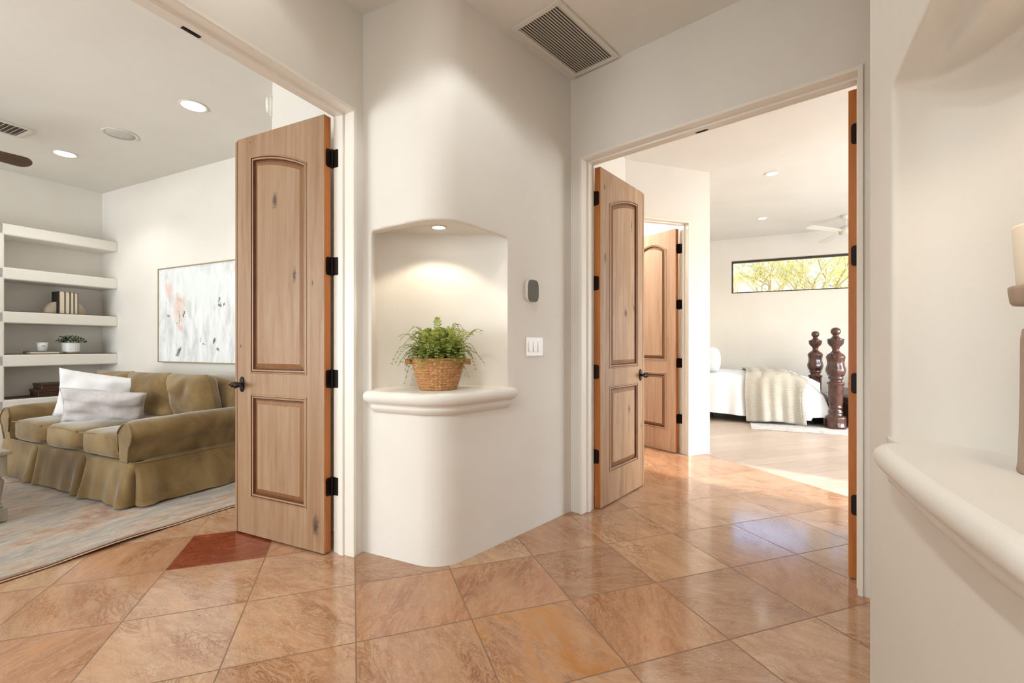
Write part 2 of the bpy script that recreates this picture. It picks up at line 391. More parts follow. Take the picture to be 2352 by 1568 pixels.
# ------------------------------------------------------------------ mesh helpers
class MB:
    def __init__(s): s.v = []; s.f = []; s.m = []
    def add(s, vs, fs, mi=0):
        o = len(s.v); s.v += [tuple(v) for v in vs]
        for f in fs: s.f.append([o+i for i in f]); s.m.append(mi)
        return s
    def box(s, x0, x1, y0, y1, z0, z1, mi=0, T=None):
        vs = [Vector(p) for p in ((x0, y0, z0), (x1, y0, z0), (x1, y1, z0), (x0, y1, z0), (x0, y0, z1), (x1, y0, z1), (x1, y1, z1), (x0, y1, z1))]
        if T: vs = [T @ v for v in vs]
        return s.add(vs, [(0, 3, 2, 1), (4, 5, 6, 7), (0, 1, 5, 4), (1, 2, 6, 5), (2, 3, 7, 6), (3, 0, 4, 7)], mi)
    def prism(s, poly, z0, z1, mi=0, T=None):
        n = len(poly)
        vs = [Vector((p[0], p[1], z0)) for p in poly] + [Vector((p[0], p[1], z1)) for p in poly]
        if T: vs = [T @ v for v in vs]
        return s.add(vs, [tuple(range(n))[::-1], tuple(range(n, 2*n))] + [(i, (i+1) % n, n+(i+1) % n, n+i) for i in range(n)], mi)
    def lathe(s, prof, n=24, mi=0, T=None, cap=True, fn=None):
        vs = []; fs = []
        for j, (r, z) in enumerate(prof):
            for i in range(n):
                a = 2*PI*i/n; rr = fn(r, z, a) if fn else r
                vs.append(Vector((rr*math.cos(a), rr*math.sin(a), z)))
        for j in range(len(prof)-1):
            for i in range(n):
                k = (i+1) % n; fs.append((j*n+i, j*n+k, (j+1)*n+k, (j+1)*n+i))
        if cap:
            fs.append(tuple(range(n))[::-1]); fs.append(tuple((len(prof)-1)*n+i for i in range(n)))
        if T: vs = [T @ v for v in vs]
        return s.add(vs, fs, mi)
    def tube(s, pts, rad, n=6, mi=0):
        pts = [Vector(p) for p in pts]; vs = []; fs = []
        rads = rad if isinstance(rad, (list, tuple)) else [rad]*len(pts)
        up = Vector((0, 0, 1))
        for i, p in enumerate(pts):
            d = (pts[min(i+1, len(pts)-1)] - pts[max(i-1, 0)]).normalized()
            a = d.cross(up)
            if a.length < .05: a = d.cross(Vector((1, 0, 0)))
            a.normalize(); b = d.cross(a)
            for k in range(n):
                t = 2*PI*k/n; vs.append(p + a*math.cos(t)*rads[i] + b*math.sin(t)*rads[i])
        for i in range(len(pts)-1):
            for k in range(n):
                q = (k+1) % n; fs.append((i*n+k, i*n+q, (i+1)*n+q, (i+1)*n+k))
        fs.append(tuple(range(n))[::-1]); fs.append(tuple((len(pts)-1)*n+k for k in range(n)))
        return s.add(vs, fs, mi)
    def grid(s, fn, nu, nv, mi=0, closeu=False):
        vs = [Vector(fn(i/nu, j/nv)) for j in range(nv+1) for i in range(nu if closeu else nu+1)]
        w = nu if closeu else nu+1
        fs = [(j*w+i, j*w+(i+1) % w, (j+1)*w+(i+1) % w, (j+1)*w+i) for j in range(nv) for i in range(nu)]
        return s.add(vs, fs, mi)
    def sup(s, c, h, n=6, div=8, mi=0, T=None, fn=None):
        """rounded block: cube surface pushed onto a superellipsoid"""
        cx, cy, cz = c; vs = []; fs = []; idx = {}
        def vert(x, y, z):
            k = (round(x, 5), round(y, 5), round(z, 5))
            if k in idx: return idx[k]
            d = (abs(x)**n+abs(y)**n+abs(z)**n)**(-1/n)
            v = Vector((cx+h[0]*x*d, cy+h[1]*y*d, cz+h[2]*z*d))
            if fn: v = Vector(fn(v))
            idx[k] = len(vs); vs.append(T @ v if T else v); return idx[k]
        g = [math.tan((-1+2*i/div)*PI/4)*.6 + (-1+2*i/div)*.4 for i in range(div+1)]
        for ax in range(3):
            for sg in (-1, 1):
                for i in range(div):
                    for j in range(div):
                        q = []
                        for (p, r) in ((g[i], g[j]), (g[i+1], g[j]), (g[i+1], g[j+1]), (g[i], g[j+1])):
                            t = [0, 0, 0]; t[ax] = sg; t[(ax+1) % 3] = p; t[(ax+2) % 3] = r; q.append(vert(*t))
                        fs.append(tuple(q) if sg > 0 else tuple(q[::-1]))
        return s.add(vs, fs, mi)
    def build(s, name, mats, parent=None, fr=None, smooth=False, bevel=0, seg=2, angle=40, subsurf=0, recalc=False, kind=None):
        me = bpy.data.meshes.new(name); me.from_pydata(s.v, [], s.f)
        if not isinstance(mats, (list, tuple)): mats = [mats]
        for q in mats: me.materials.append(q)
        me.polygons.foreach_set('material_index', s.m)
        if recalc:
            bm = bmesh.new(); bm.from_mesh(me); bmesh.ops.recalc_face_normals(bm, faces=bm.faces); bm.to_mesh(me); bm.free()
        if smooth: me.polygons.foreach_set('use_smooth', [True]*len(me.polygons))
        me.update()
        o = bpy.data.objects.new(name, me); COL.objects.link(o)
        if parent: o.parent = parent
        if fr: o.location = (FR[fr][0], FR[fr][1], 0); o.rotation_euler = (0, 0, FR[fr][2])
        if bevel:
            b = o.modifiers.new('bevel', 'BEVEL'); b.width = bevel; b.segments = seg; b.limit_method = 'ANGLE'; b.angle_limit = R(angle)
            b.harden_normals = False
        if subsurf:
            b = o.modifiers.new('sub', 'SUBSURF'); b.levels = subsurf; b.render_levels = subsurf
        if kind: o['kind'] = kind
        return o
def root(name, label, cat, loc=(0, 0, 0), rz=0, group=None, kind=None):
    o = bpy.data.objects.new(name, None); COL.objects.link(o); o.empty_display_size = .1
    o.location = loc; o.rotation_euler = (0, 0, rz)
    o['label'] = label; o['category'] = cat
    if group: o['group'] = group
    if kind: o['kind'] = kind
    return o
def tag(o, label, cat, group=None, kind=None):
    o['label'] = label; o['category'] = cat
    if group: o['group'] = group
    if kind: o['kind'] = kind
    return o
def struct(o, label, cat): return tag(o, label, cat, kind='structure')

def wall_open(x0, x1, y0, y1, z0, z1, ops=()):
    """wall slab with rectangular openings (xa, xb, za, zb), closed reveals"""
    m = MB(); xs = sorted({x0, x1} | {o[i] for o in ops for i in (0, 1)}); zs = sorted({z0, z1} | {o[i] for o in ops for i in (2, 3)})
    xs = [x for x in xs if x0 <= x <= x1]; zs = [z for z in zs if z0 <= z <= z1]
    idx = {}
    def V(i, j, k):
        if (i, j, k) not in idx: idx[(i, j, k)] = len(m.v); m.v.append((xs[i], (y0, y1)[j], zs[k]))
        return idx[(i, j, k)]
    def solid(i, k):
        if not (0 <= i < len(xs)-1 and 0 <= k < len(zs)-1): return False
        cx, cz = (xs[i]+xs[i+1])/2, (zs[k]+zs[k+1])/2
        return not any(o[0] < cx < o[1] and o[2] < cz < o[3] for o in ops)
    def F(*q): m.f.append(list(q)); m.m.append(0)
    for i in range(len(xs)-1):
        for k in range(len(zs)-1):
            if not solid(i, k): continue
            F(V(i, 0, k), V(i+1, 0, k), V(i+1, 0, k+1), V(i, 0, k+1))
            F(V(i, 1, k+1), V(i+1, 1, k+1), V(i+1, 1, k), V(i, 1, k))
            if not solid(i-1, k): F(V(i, 0, k), V(i, 0, k+1), V(i, 1, k+1), V(i, 1, k))
            if not solid(i+1, k): F(V(i+1, 1, k), V(i+1, 1, k+1), V(i+1, 0, k+1), V(i+1, 0, k))
            if not solid(i, k-1): F(V(i, 1, k), V(i+1, 1, k), V(i+1, 0, k), V(i, 0, k))
            if not solid(i, k+1): F(V(i, 0, k+1), V(i+1, 0, k+1), V(i+1, 1, k+1), V(i, 1, k+1))
    return m

ZC = 3.0
# ------------------------------------------------------------------ floors
uB = inv('C', (2.33, 4.19))[0]
m = MB(); m.add([(-9, -9, 0), (uB, -9, 0), (uB, 9, 0), (-9, 9, 0)], [(0, 1, 2, 3)])
struct(m.build('floor', M['tile'], fr='C'), 'terracotta and tan travertine floor tiles laid on the diagonal through hall and living room', 'floor')
m = MB(); m.add([(uB, -9, 0), (14, -9, 0), (14, 9, 0), (uB, 9, 0)], [(0, 1, 2, 3)])
struct(m.build('floor', M['plank'], fr='C'), 'pale whitewashed wood plank floor of the bedroom', 'floor')
# ------------------------------------------------------------------ ceilings
m = MB(); m.box(-9, 4.5, -8, 2.4, ZC, ZC+.26+.1)
struct(m.build('ceiling', M['ceiling'], fr='B', bevel=.01), 'warm white plaster ceiling over the hall and the living room', 'ceiling')
def isect(p, d, q, e):
    den = d[0]*e[1]-d[1]*e[0]; t = ((q[0]-p[0])*e[1]-(q[1]-p[1])*e[0])/den
    return (p[0]+d[0]*t, p[1]+d[1]*t)
dA_t = (-math.sin(AN_A), math.cos(AN_A)); dB_b = (-math.sin(AN_B), math.cos(AN_B))
m = MB(); m.prism([P('B', -4.2, 2.385)[:2], P('B', 4.55, 2.385)[:2], isect(P('A', 10.3, 0), dA_t, P('B', 4.55, 0), dB_b), P('A', 10.3, 1.7)[:2]], 3.26, 3.36)
struct(m.build('ceiling', M['ceiling'], recalc=True), 'bright raised plaster ceiling over the bedroom', 'ceiling')

# ------------------------------------------------------------------ walls
def wall(name, fr, x0, x1, y0, y1, label, ops=(), z1=ZC+.02, bevel=0.0, mat='plaster'):
    o = wall_open(x0, x1, y0, y1, -.02, z1, ops).build(name, M[mat], fr=fr, bevel=bevel, seg=3)
    return struct(o, label, 'wall')
ZO = 2.44
wall('wall_left', 'A', -3.0, 2.15, 1.866, 2.0, 'plaster hall wall holding the left double doorway', [(.35, 1.90, -1, ZO)], bevel=.012)
wall('wall_right', 'B', -.02, 4.5, 0.0, .14, 'plaster hall wall holding the right double doorway', [(.08, 1.62, -1, ZO)], bevel=.012)
# hall end behind the camera, solid, without any opening
wall('wall_back', 'A', -3.12, -2.98, -1.2, 7.1, 'plaster wall closing the unseen hall end')
# living room
wall('wall_living_end', 'A', 2.9, 3.05, 1.98, 7.1, 'plain cream living room wall behind the sofa and painting')
wall('wall_living_side', 'A', -3.1, 3.0, 6.92, 7.05, 'shaded plaster wall behind the built-in shelves')
# closet block behind the left door
K = inv('A', (-1.609, 3.10)); K2 = inv('A', (-1.609-.19, 3.10+.352))
m = MB(); m.prism([(K[0], 1.99), (2.92, 1.99), (2.92, K2[1]), K2, K], -.02, ZC+.02)
struct(m.build('wall_closet', M['plaster'], fr='A', recalc=True, bevel=.012, seg=3), 'plaster wall corner seen above the left open door', 'wall')
# bedroom foyer
wall('wall_foyer', 'A', 3.1, 4.75, .963, 1.1, 'bright plaster wall behind the right doorway open door')
wall('wall_bathroom', 'C', 2.30, 3.609, 3.955, 4.08, 'short plaster wall with the bathroom doorway', [(2.585, 3.335, -1, 2.45)], bevel=.008, z1=3.30)
wall('wall_bathroom_side', 'C', 3.49, 3.609, 4.07, 6.9, 'bathroom side wall facing the bedroom', z1=3.30)
wall('wall_bathroom_back', 'C', 1.2, 3.5, 6.2, 6.3, 'white wall at the back of the bathroom', z1=3.30)
wall('wall_bathroom_left', 'C', 2.2, 2.32, 4.0, 6.25, 'white wall at the left of the bathroom', z1=3.30)
# bedroom
wall('wall_bedroom_left', 'A', 6.3, 10.2, 1.5, 1.62, 'bedroom wall behind the head of the bed', z1=3.3)
m = wall_open(-5.9, 1.6, 10.1, 10.28, -.02, 3.3, [(-2.9, .02, 2.185, 2.83)])
m.v = [(y, x, z) for (x, y, z) in m.v]; m.f = [f[::-1] for f in m.f]
struct(m.build('wall_bedroom_far', M['plaster'], fr='A'), 'cream bedroom wall with the long high window', 'wall')
m = wall_open(0, 9.0, 4.4, 4.52, -.02, 3.3, [(1.32, 2.18, -1, 2.4), (2.9, 6.3, .3, 2.5)])
m.v = [(y, x, z) for (x, y, z) in m.v]; m.f = [f[::-1] for f in m.f]
struct(m.build('wall_bedroom_right', M['plaster'], fr='B'), 'bedroom wall with the glazed patio door', 'wall')

# ------------------------------------------------------------------ pillar with niche
def arc_pts(p0, c, p1, rad, n=10):
    c = Vector(c); d0 = (Vector(p0)-c).normalized(); d1 = (Vector(p1)-c).normalized()
    ang = d0.angle(d1); L = rad/math.tan(ang/2); a = c+d0*L; b = c+d1*L
    bis = (d0+d1).normalized(); o = c+bis*(rad/math.sin(ang/2))
    va, vb = a-o, b-o; th = va.angle(vb); out = []
    for i in range(n+1):
        f = i/n; out.append(o + (va*math.sin((1-f)*th)+vb*math.sin(f*th))/math.sin(th))
    return out
def XY(p): return (p[0], p[1])
Lc = XY(P('A', 1.965, 1.90)); Rc = XY(P('B', 0, .02)); Nc = None
# corner of the two faces
def isect(p, d, q, e):
    den = d[0]*e[1]-d[1]*e[0]; t = ((q[0]-p[0])*e[1]-(q[1]-p[1])*e[0])/den
    return (p[0]+d[0]*t, p[1]+d[1]*t)
dT = (-math.sin(AN_A), math.cos(AN_A)); dB = (-math.sin(AN_B), math.cos(AN_B))
def face_corner(off):
    pL = XY(P('A', 1.965-off, 1.9)); pR = XY(P('B', off, 0))
    return isect(pL, dT, pR, dB)
def front(off, tl, br, rad):
    """front outline offset outwards by off, from left end t=tl to right end b=br"""
    a = XY(P('A', 1.965-off, tl)); c = face_corner(off); b = XY(P('B', off, br))
    return [Vector(a)] + arc_pts(a, c, b, rad) + [Vector(b)]
prof = front(0, 1.90, .02, .20)
back = [P('A', 3.2, 1.0), P('A', 3.2, 1.995), P('A', 1.965, 1.995)]
m = MB(); m.prism([XY(p) for p in prof] + [XY(p) for p in back], -.05, ZC+.05)
pillar = m.build('wall_pillar', M['plaster'], recalc=True, smooth=True)
struct(pillar, 'rounded plaster wall corner with the lit arched niche', 'wall')
def cutter(front_pts, back_pts, z0, ztop):
    """closed volume between two matched point rows"""
    m = MB(); n = len(front_pts)
    for r in (front_pts, back_pts):
        for i, p in enumerate(r):
            q = i/(n-1); zt = ztop(q); m.v += [(p[0], p[1], z0), (p[0], p[1], zt)]
    def a(r, i, k): return r*2*n+i*2+k
    for i in range(n-1):
        m.f += [[a(0, i, 0), a(0, i+1, 0), a(0, i+1, 1), a(0, i, 1)], [a(1, i+1, 0), a(1, i, 0), a(1, i, 1), a(1, i+1, 1)],
                [a(0, i, 1), a(0, i+1, 1), a(1, i+1, 1), a(1, i, 1)], [a(0, i+1, 0), a(0, i, 0), a(1, i, 0), a(1, i+1, 0)]]
    for i in (0, n-1): m.f.append([a(0, i, 0), a(0, i, 1), a(1, i, 1), a(1, i, 0)])
    m.m = [0]*len(m.f); return m
def spline(pts, n):
    pts = [Vector(p[:2]) for p in pts]; d = [0]
    for i in range(1, len(pts)): d.append(d[-1]+(pts[i]-pts[i-1]).length)
    out = []
    for k in range(n):
        t = d[-1]*k/(n-1); i = 1
        while i < len(pts)-1 and d[i] < t: i += 1
        f = (t-d[i-1])/(d[i]-d[i-1]); p0 = pts[max(i-2, 0)]; p1 = pts[i-1]; p2 = pts[i]; p3 = pts[min(i+1, len(pts)-1)]
        out.append(.5*((2*p1)+(p2-p0)*f+(2*p0-5*p1+4*p2-p3)*f*f+(3*p1-p0-3*p2+p3)*f**3))
    return out
N = 25
fl = Vector(XY(P('A', 1.965, 1.80))); frr = Vector(XY(P('B', 0, -.66)))
backp = [(-.787, 2.645), (-.745, 2.70), (-.644, 2.775), (-.45, 2.845), (-.258, 2.85), (-.09, 2.82), (-.022, 2.775)]
backs = spline(backp, N)
fo = spline(front(.10, 1.80, -.66, .28), N); 
cuts = []
def boolcut(target, mb, first_width=None):
    c = mb.build('cutter', M['plaster'], recalc=True)
    cuts.append(c); b = target.modifiers.new('cut', 'BOOLEAN'); b.operation = 'DIFFERENCE'; b.object = c; b.solver = 'EXACT'
# extend the front row a little outside along the view of the opening
fo[0] = fl + Vector((0.02, -.10)); fo[-1] = frr + Vector((.0, -.14))
full_front = [fl + (fo[0]-fl)] + fo[1:-1] + [fo[-1]]
# keep opening edges exact: rows run  outside -> back, with side faces passing through fl / frr
def row(front_side_l, front_side_r, pts): return [Vector(front_side_l)] + pts[1:-1] + [Vector(front_side_r)]
sideL = (Vector(backp[0])-fl).normalized(); sideR = (Vector(backp[-1])-frr).normalized()
F0 = spline([fl - sideL*.12, (-.56, 2.31), (-.36, 2.22), (-.17, 2.36), frr - sideR*.12], N)
boolcut(pillar, cutter(F0, backs, .86, lambda q: 1.787+.020*math.sin(PI*q)**1.3))
inner = spline([(-.785, 2.64), (-.68, 2.60), (-.52, 2.52), (-.38, 2.505), (-.25, 2.57), (-.12, 2.69), (-.032, 2.765)], N)
def grow(l, c, e=.003): return [p + (p-c).normalized()*e for p in l]
cpil = Vector((-.40, 2.60))
boolcut(pillar, cutter(grow(inner, cpil), grow(backs, cpil), 1.70, lambda q: 1.833))

# ------------------------------------------------------------------ foreground wall with niche
Q0 = (1.848, -.40)
q1 = inv('A', (1.74, 2.005)); q2 = inv('A', (2.6, 1.30))
m = MB(); m.prism([(-3.05, -.40), Q0, q1, q2, (-3.05, -1.6)], -.05, ZC+.05)
fg = m.build('wall_foreground', M['plaster'], fr='A', recalc=True, smooth=True)
struct(fg, 'close plaster wall at the right edge with an arched niche', 'wall')
bk = [(1.612, -.44), (1.60, -.49), (1.535, -.555), (1.42, -.60), (1.2, -.625), (.96, -.60), (.84, -.555), (.775, -.49), (.763, -.44)]
bks = spline(bk, N)
def W2(l): return [P('A', p[0], p[1]).xy for p in l]
f0 = [Vector((1.609+(.766-1.609)*i/(N-1), -.30)) for i in range(N)]
boolcut(fg, cutter(W2(f0), W2(bks), .85, lambda q: 1.866))
fa = [Vector((1.6085+(.7665-1.6085)*i/(N-1), -.29)) for i in range(N)]; fb_ = [Vector((1.6075+(.7675-1.6075)*i/(N-1), -.478)) for i in range(N)]
boolcut(fg, cutter(W2(fa), W2(fb_), 1.6, lambda q: 1.8685+.065*math.sin(PI*q)**.9))
f1 = [Vector((1.598+(.778-1.598)*i/(N-1), -.487)) for i in range(N)]
bks2 = spline([(1.604, -.495), (1.537, -.557), (1.42, -.603), (1.2, -.628), (.96, -.603), (.838, -.558), (.772, -.495)], N)

for ob in (pillar, fg):
    rm = ob.modifiers.new('remesh', 'REMESH'); rm.mode = 'VOXEL'; rm.voxel_size = .009
    sm = ob.modifiers.new('smooth', 'SMOOTH'); sm.factor = .5; sm.iterations = 5
bpy.context.view_layer.update()
dg = bpy.context.evaluated_depsgraph_get()
for ob in (pillar, fg):
    me = bpy.data.meshes.new_from_object(ob.evaluated_get(dg)); old = ob.data
    ob.modifiers.clear(); ob.data = me; me.name = ob.name
    me.materials.clear(); me.materials.append(M['plaster'])
    me.polygons.foreach_set('use_smooth', [True]*len(me.polygons))
for c in cuts: bpy.data.objects.remove(c, do_unlink=True)

# ------------------------------------------------------------------ niche ledges
def ledge(rows, name, label):
    """rows: list of (z, outline); closed loft from bottom to top"""
    m = MB(); n = len(rows[0][1])
    for z, pts in rows:
        m.v += [(p[0], p[1], z) for p in pts]
    for j in range(len(rows)-1):
        for i in range(n): m.f.append([j*n+i, j*n+(i+1) % n, (j+1)*n+(i+1) % n, (j+1)*n+i])
    m.f.append(list(range(n))[::-1]); m.f.append([(len(rows)-1)*n+i for i in range(n)])
    m.m = [0]*len(m.f)
    o = m.build(name, M['plaster'], recalc=True, smooth=False)
    for p in o.data.polygons: p.use_smooth = len(p.vertices) == 4
    return struct(o, label, 'ledge')
def outlineP(off):
    a0 = XY(P('A', 1.99, 1.84)); 
    L0 = XY(P('A', 1.965-off, 1.775+off)); R0 = XY(P('B', off, -.655+off))
    c = face_corner(off)
    body = arc_pts(L0, c, R0, .20+off, 14)
    le = arc_pts(XY(P('A', 1.99, 1.775+off)), L0, body[0], min(off*.95, .05)+.004, 5)
    re = arc_pts(body[-1], R0, XY(P('B', -.03, -.655+off)), min(off*.95, .05)+.004, 5)
    inner_ = [XY(P('B', -.03, -.655+off)), (-.02, 2.80), (-.1, 2.87), (-.45, 2.90), (-.72, 2.80), (-.82, 2.66), XY(P('A', 1.99, 1.775+off))]
    return [Vector(p) for p in le+body+re] + [Vector(p) for p in inner_]
prof_l = [(.785, .004), (.792, .014), (.803, .024), (.812, .030), (.822, .031), (.832, .028), (.836, .032), (.842, .046), (.850, .055), (.862, .062), (.878, .064), (.892, .060), (.900, .052), (.905, .040)]
led1 = ledge([(z, outlineP(o)) for z, o in prof_l], 'trim_1', 'thick rounded plaster ledge under the fern niche')
def outlineF(off):
    s0, s1 = 1.535+off*.4, .80-off*.4; t0 = -.40+off*.97
    out = []
    nn = 26
    for i in range(nn+1):
        q = i/nn; s_ = s0+(s1-s0)*q
        e = min(q, 1-q)*(s0-s1); rr = .07
        t_ = t0 + .012*math.sin(PI*q) - (rr - math.sqrt(max(rr*rr-(rr-e)**2, 0)) if e < rr else 0)*(off/.06)
        out.append(P('A', s_, t_))
    out.append(P('A', s1, -.392)); out.append(P('A', .745, -.392)); out.append(P('A', .76, -.50)); out.append(P('A', .80, -.66)); out.append(P('A', 1.45, -.70)); out.append(P('A', 1.67, -.60)); out.append(P('A', 1.67, -.402)); out.append(P('A', 1.61, -.392)); out.append(P('A', s0, -.392))
    return out
led2 = ledge([(z-.012, outlineF(o*1.06)) for z, o in prof_l], 'trim_2', 'thick rounded plaster ledge close by at the right edge')
for o in (led1, led2):
    pass

# ------------------------------------------------------------------ door frames
def door_frame(name, fr, x0, x1, y0, y1, zt, s0, s1, label, th=.02, catch=True, stop=.011):
    m = MB()
    def prof(k):
        # cross-section in (inward, depth)
        return [(-th, y0), (-.002, y0), (0, y0+.003), (0, s0), (stop, s0+.002), (stop, s1-.002), (0, s1), (0, y1), (-th, y1)]
    pr = prof(0); n = len(pr)
    rings = []
    for (X, sx, Z, fz) in ((x0, 1, 0, 0), (x0, 1, zt, 1), (x1, -1, zt, 1), (x1, -1, 0, 0)):
        rings.append([(X+sx*p[0], p[1], Z-(p[0] if fz else 0)) for p in pr])
    for r in rings: m.v += r
    for j in range(3):
        for i in range(n): m.f.append([j*n+i, j*n+(i+1) % n, (j+1)*n+(i+1) % n, (j+1)*n+i])
    m.f.append(list(range(n))); m.f.append([3*n+i for i in range(n)][::-1]); m.m = [0]*len(m.f)
    o = m.build(name, M['trim'], fr=fr, recalc=True, bevel=.0015, seg=1, angle=30)
    struct(o, label, 'door frame')
    if catch:
        c = MB(); xc = (x0+x1)/2; yc = (s1+y1)/2
        c.box(xc-.035, xc+.035, yc-.012, yc+.012, zt-.002, zt+.001, 0)
        c.box(xc-.022, xc+.022, yc-.007, yc+.007, zt-.005, zt-.0015, 1)
        c.build('latch_plate', [M['bronze'], M['black']], parent=o)
    return o
door_frame('trim_3', 'A', .365, 1.885, 1.856, 2.006, 2.425, 1.925, 1.962, 'white painted frame of the left double doorway')
door_frame('trim_4', 'B', .095, 1.605, -.010, .148, 2.422, .06, .098, 'white painted frame of the right double doorway')
door_frame('trim_5', 'C', 2.60, 3.32, 3.945, 4.09, 2.435, 4.0, 4.035, 'white painted frame of the bathroom doorway', catch=False)

# ------------------------------------------------------------------ doors
def panel_outline(x0, x1, z0, zl, zr, ins, arch):
    """polyline counter clockwise from bottom left; top follows an arch from zl (x0) to zr (x1)"""
    pts = [(x0+ins, z0+ins), (x1-ins, z0+ins)]
    n = 12
    for i in range(n+1):
        q = 1-i/n; x = x0+ins+(x1-x0-2*ins)*q
        if arch == 'half': z = zl+(zr-zl)*(1-(1-(x-x0)/(x1-x0))**2)
        elif arch == 'full': z = zl+(zr-zl)*(1-(2*(x-x0)/(x1-x0)-1)**2)
        else: z = zl
        pts.append((x, z-ins))
    return pts
def door(name, label, loc, rz, w, h, mat, hs, arch='half', panels=(.133, .612), lever=True, astr=True):
    d = root(name, label, 'door', loc, rz, kind='structure')
    z0 = .01; th = .0225
    xa, xb = panels
    lo = (.235, .86, .86); up = (.985, 2.178, 2.29)
    if arch == 'full': up = (.985, 2.20, 2.29)
    # frame of stiles and rails, both faces, edges
    m = MB()
    for sg in (1, -1):
        y = sg*th
        def q(a, b, c, e): m.add([(a, y, c), (b, y, c), (b, y, e), (a, y, e)], [(0, 1, 2, 3) if sg < 0 else (3, 2, 1, 0)])
        q(0, xa, z0, h); q(xb, w, z0, h); q(xa, xb, z0, lo[0]); q(xa, xb, lo[1], up[0])
        o = panel_outline(xa, xb, up[0], up[1], up[2], 0, arch)[2:]
        for i in range(len(o)-1):
            (x1_, z1_), (x2_, z2_) = o[i], o[i+1]
            m.add([(x2_, y, z2_), (x1_, y, z1_), (x1_, y, h), (x2_, y, h)], [(0, 1, 2, 3) if sg < 0 else (3, 2, 1, 0)])
    m.add([(0, -th, z0), (0, th, z0), (0, th, h), (0, -th, h)], [(0, 3, 2, 1)], 1)
    m.add([(w, -th, z0), (w, th, z0), (w, th, h), (w, -th, h)], [(0, 1, 2, 3)], 1)
    m.add([(0, -th, z0), (w, -th, z0), (w, th, z0), (0, th, z0)], [(3, 2, 1, 0)], 0)
    m.add([(0, -th, h), (w, -th, h), (w, th, h), (0, th, h)], [(0, 1, 2, 3)], 0)
    m.build('door_leaf', [mat, M['door_edge']], parent=d)
    # raised panels with moulding
    for (pz0, pzl, pzr, ar) in ((lo[0], lo[1], lo[1], None), (up[0], up[1], up[2], arch)):
        m = MB()
        for sg in (1, -1):
            prof = [(0, 0, 0), (.003, .005, 0), (.009, .006, 0), (.013, .001, 1), (.016, .003, 0), (.023, .002, 0), (.029, -.011, 1), (.038, -.011, 1), (.060, -.001, 2)]
            rings = [[(x, sg*(th+dy), z) for (x, z) in panel_outline(xa, xb, pz0, pzl, pzr, ins, ar)] for ins, dy, _ in prof]
            n = len(rings[0])
            for j in range(len(rings)-1):
                vs = rings[j]+rings[j+1]; mi = prof[j+1][2] if prof[j+1][2] or not prof[j][2] else 0
                for i in range(n):
                    k = (i+1) % n; f = (i, k, n+k, n+i); m.add([vs[x] for x in f], [(0, 1, 2, 3) if sg < 0 else (3, 2, 1, 0)], mi)
            m.add(rings[-1], [tuple(range(n)) if sg < 0 else tuple(range(n))[::-1]], 0)
        m.build('panel', [mat, M['glaze'], M['bevel_wood']], parent=d)
    if astr:
        m = MB(); m.box(w, w+.016, -th+.004, th-.004, z0, h-.003, 0); m.box(w+.014, w+.040, -th*.9, th*.55, z0, h-.003, 1)
        m.build('astragal', [M['glaze'], mat], parent=d, bevel=.002, seg=1)
    for hz in (.37, .967, 1.592, 2.19):
        m = MB()
        y = hs*th
        def rp(fn, a0, a1, z_a, z_b, r, flip):
            # rounded plate in a plane; fn maps (u, z, depth)
            pts = [(a0, z_a), (a0, z_b)]
            pts += [(a1-r, z_b), (a1-r*.3, z_b-r*.3), (a1, z_b-r), (a1, z_a+r), (a1-r*.3, z_a+r*.3), (a1-r, z_a)]
            n = len(pts); vs = [fn(p[0], p[1], 0) for p in pts]+[fn(p[0], p[1], .003) for p in pts]
            m.add(vs, [tuple(range(n)), tuple(range(n, 2*n))[::-1]]+[(i, (i+1) % n, n+(i+1) % n, n+i) for i in range(n)])
        rp(lambda u, z, dd: (-dd, hs*(th-u), z), -.004, .034, hz-.05, hz+.05, .012, 0)       # on the leaf edge
        rp(lambda u, z, dd: (-.012-u, hs*(th+.0105-dd), z), -.006, .040, hz-.05, hz+.05, .012, 0)  # on the jamb
        m.lathe([(.006, hz-.053), (.007, hz-.05), (.007, hz+.05), (.006, hz+.053)], 10, T=Matrix.Translation((-.006, hs*(th+.005), 0)))
        m.build('hinge', M['bronze'], parent=d, recalc=True)
    if lever:
        hx, hzz = w-.045, .915
        for sg in (1, -1):
            m = MB()
            m.sup((hx, sg*(th+.004), hzz), (.021, .006, .047), 2.4, 6)
            hd = m.build('handle', M['bronze'], parent=d, smooth=True)
            m = MB()
            m.tube([(hx, sg*th, hzz), (hx, sg*(th+.045), hzz)], .008, 10)
            def fn(r, z, a): return r*(1+.16*math.cos(3*a+z*150))
            prof = [(.0015, -.058), (.006, -.055), (.007, -.048), (.005, -.042)] + [(.006+.013*math.sin(PI*(i+.5)/14)**.7, -.038+.076*i/13) for i in range(14)] + [(.005, .042), (.0075, .048), (.006, .055), (.0015, .058)]
            T = Matrix.Translation((hx-.012, sg*(th+.052), hzz)) @ Matrix.Rotation(R(90), 4, 'Y')
            m.lathe(prof, 18, T=T, fn=fn)
            m.build('lever', M['bronze'], parent=hd, smooth=True)
    return d
door('door_1', 'tall knotty wooden door leaf standing open at the left doorway', P('A', 1.8525, 2.017), AN_A+R(90), .735, 2.418, M['door_a'], -1)
door('door_2', 'wooden door leaf standing open at the left side of the right doorway', P('B', .1183, .158), AN_B+R(92.6), .705, 2.406, M['door_b'], 1)
door('door_3', 'wooden door leaf seen edge-on at the right side of the right doorway', P('B', 1.5755, .152), AN_B+R(90), .72, 2.408, M['door_b'], -1)
door('door_4', 'pinkish wooden bathroom door standing ajar beyond the right doorway', P('C', 3.278, 4.075), AN_C+R(103), .66, 2.40, M['door_c'], -1, arch='full', panels=(.12, .54), astr=False, lever=False)

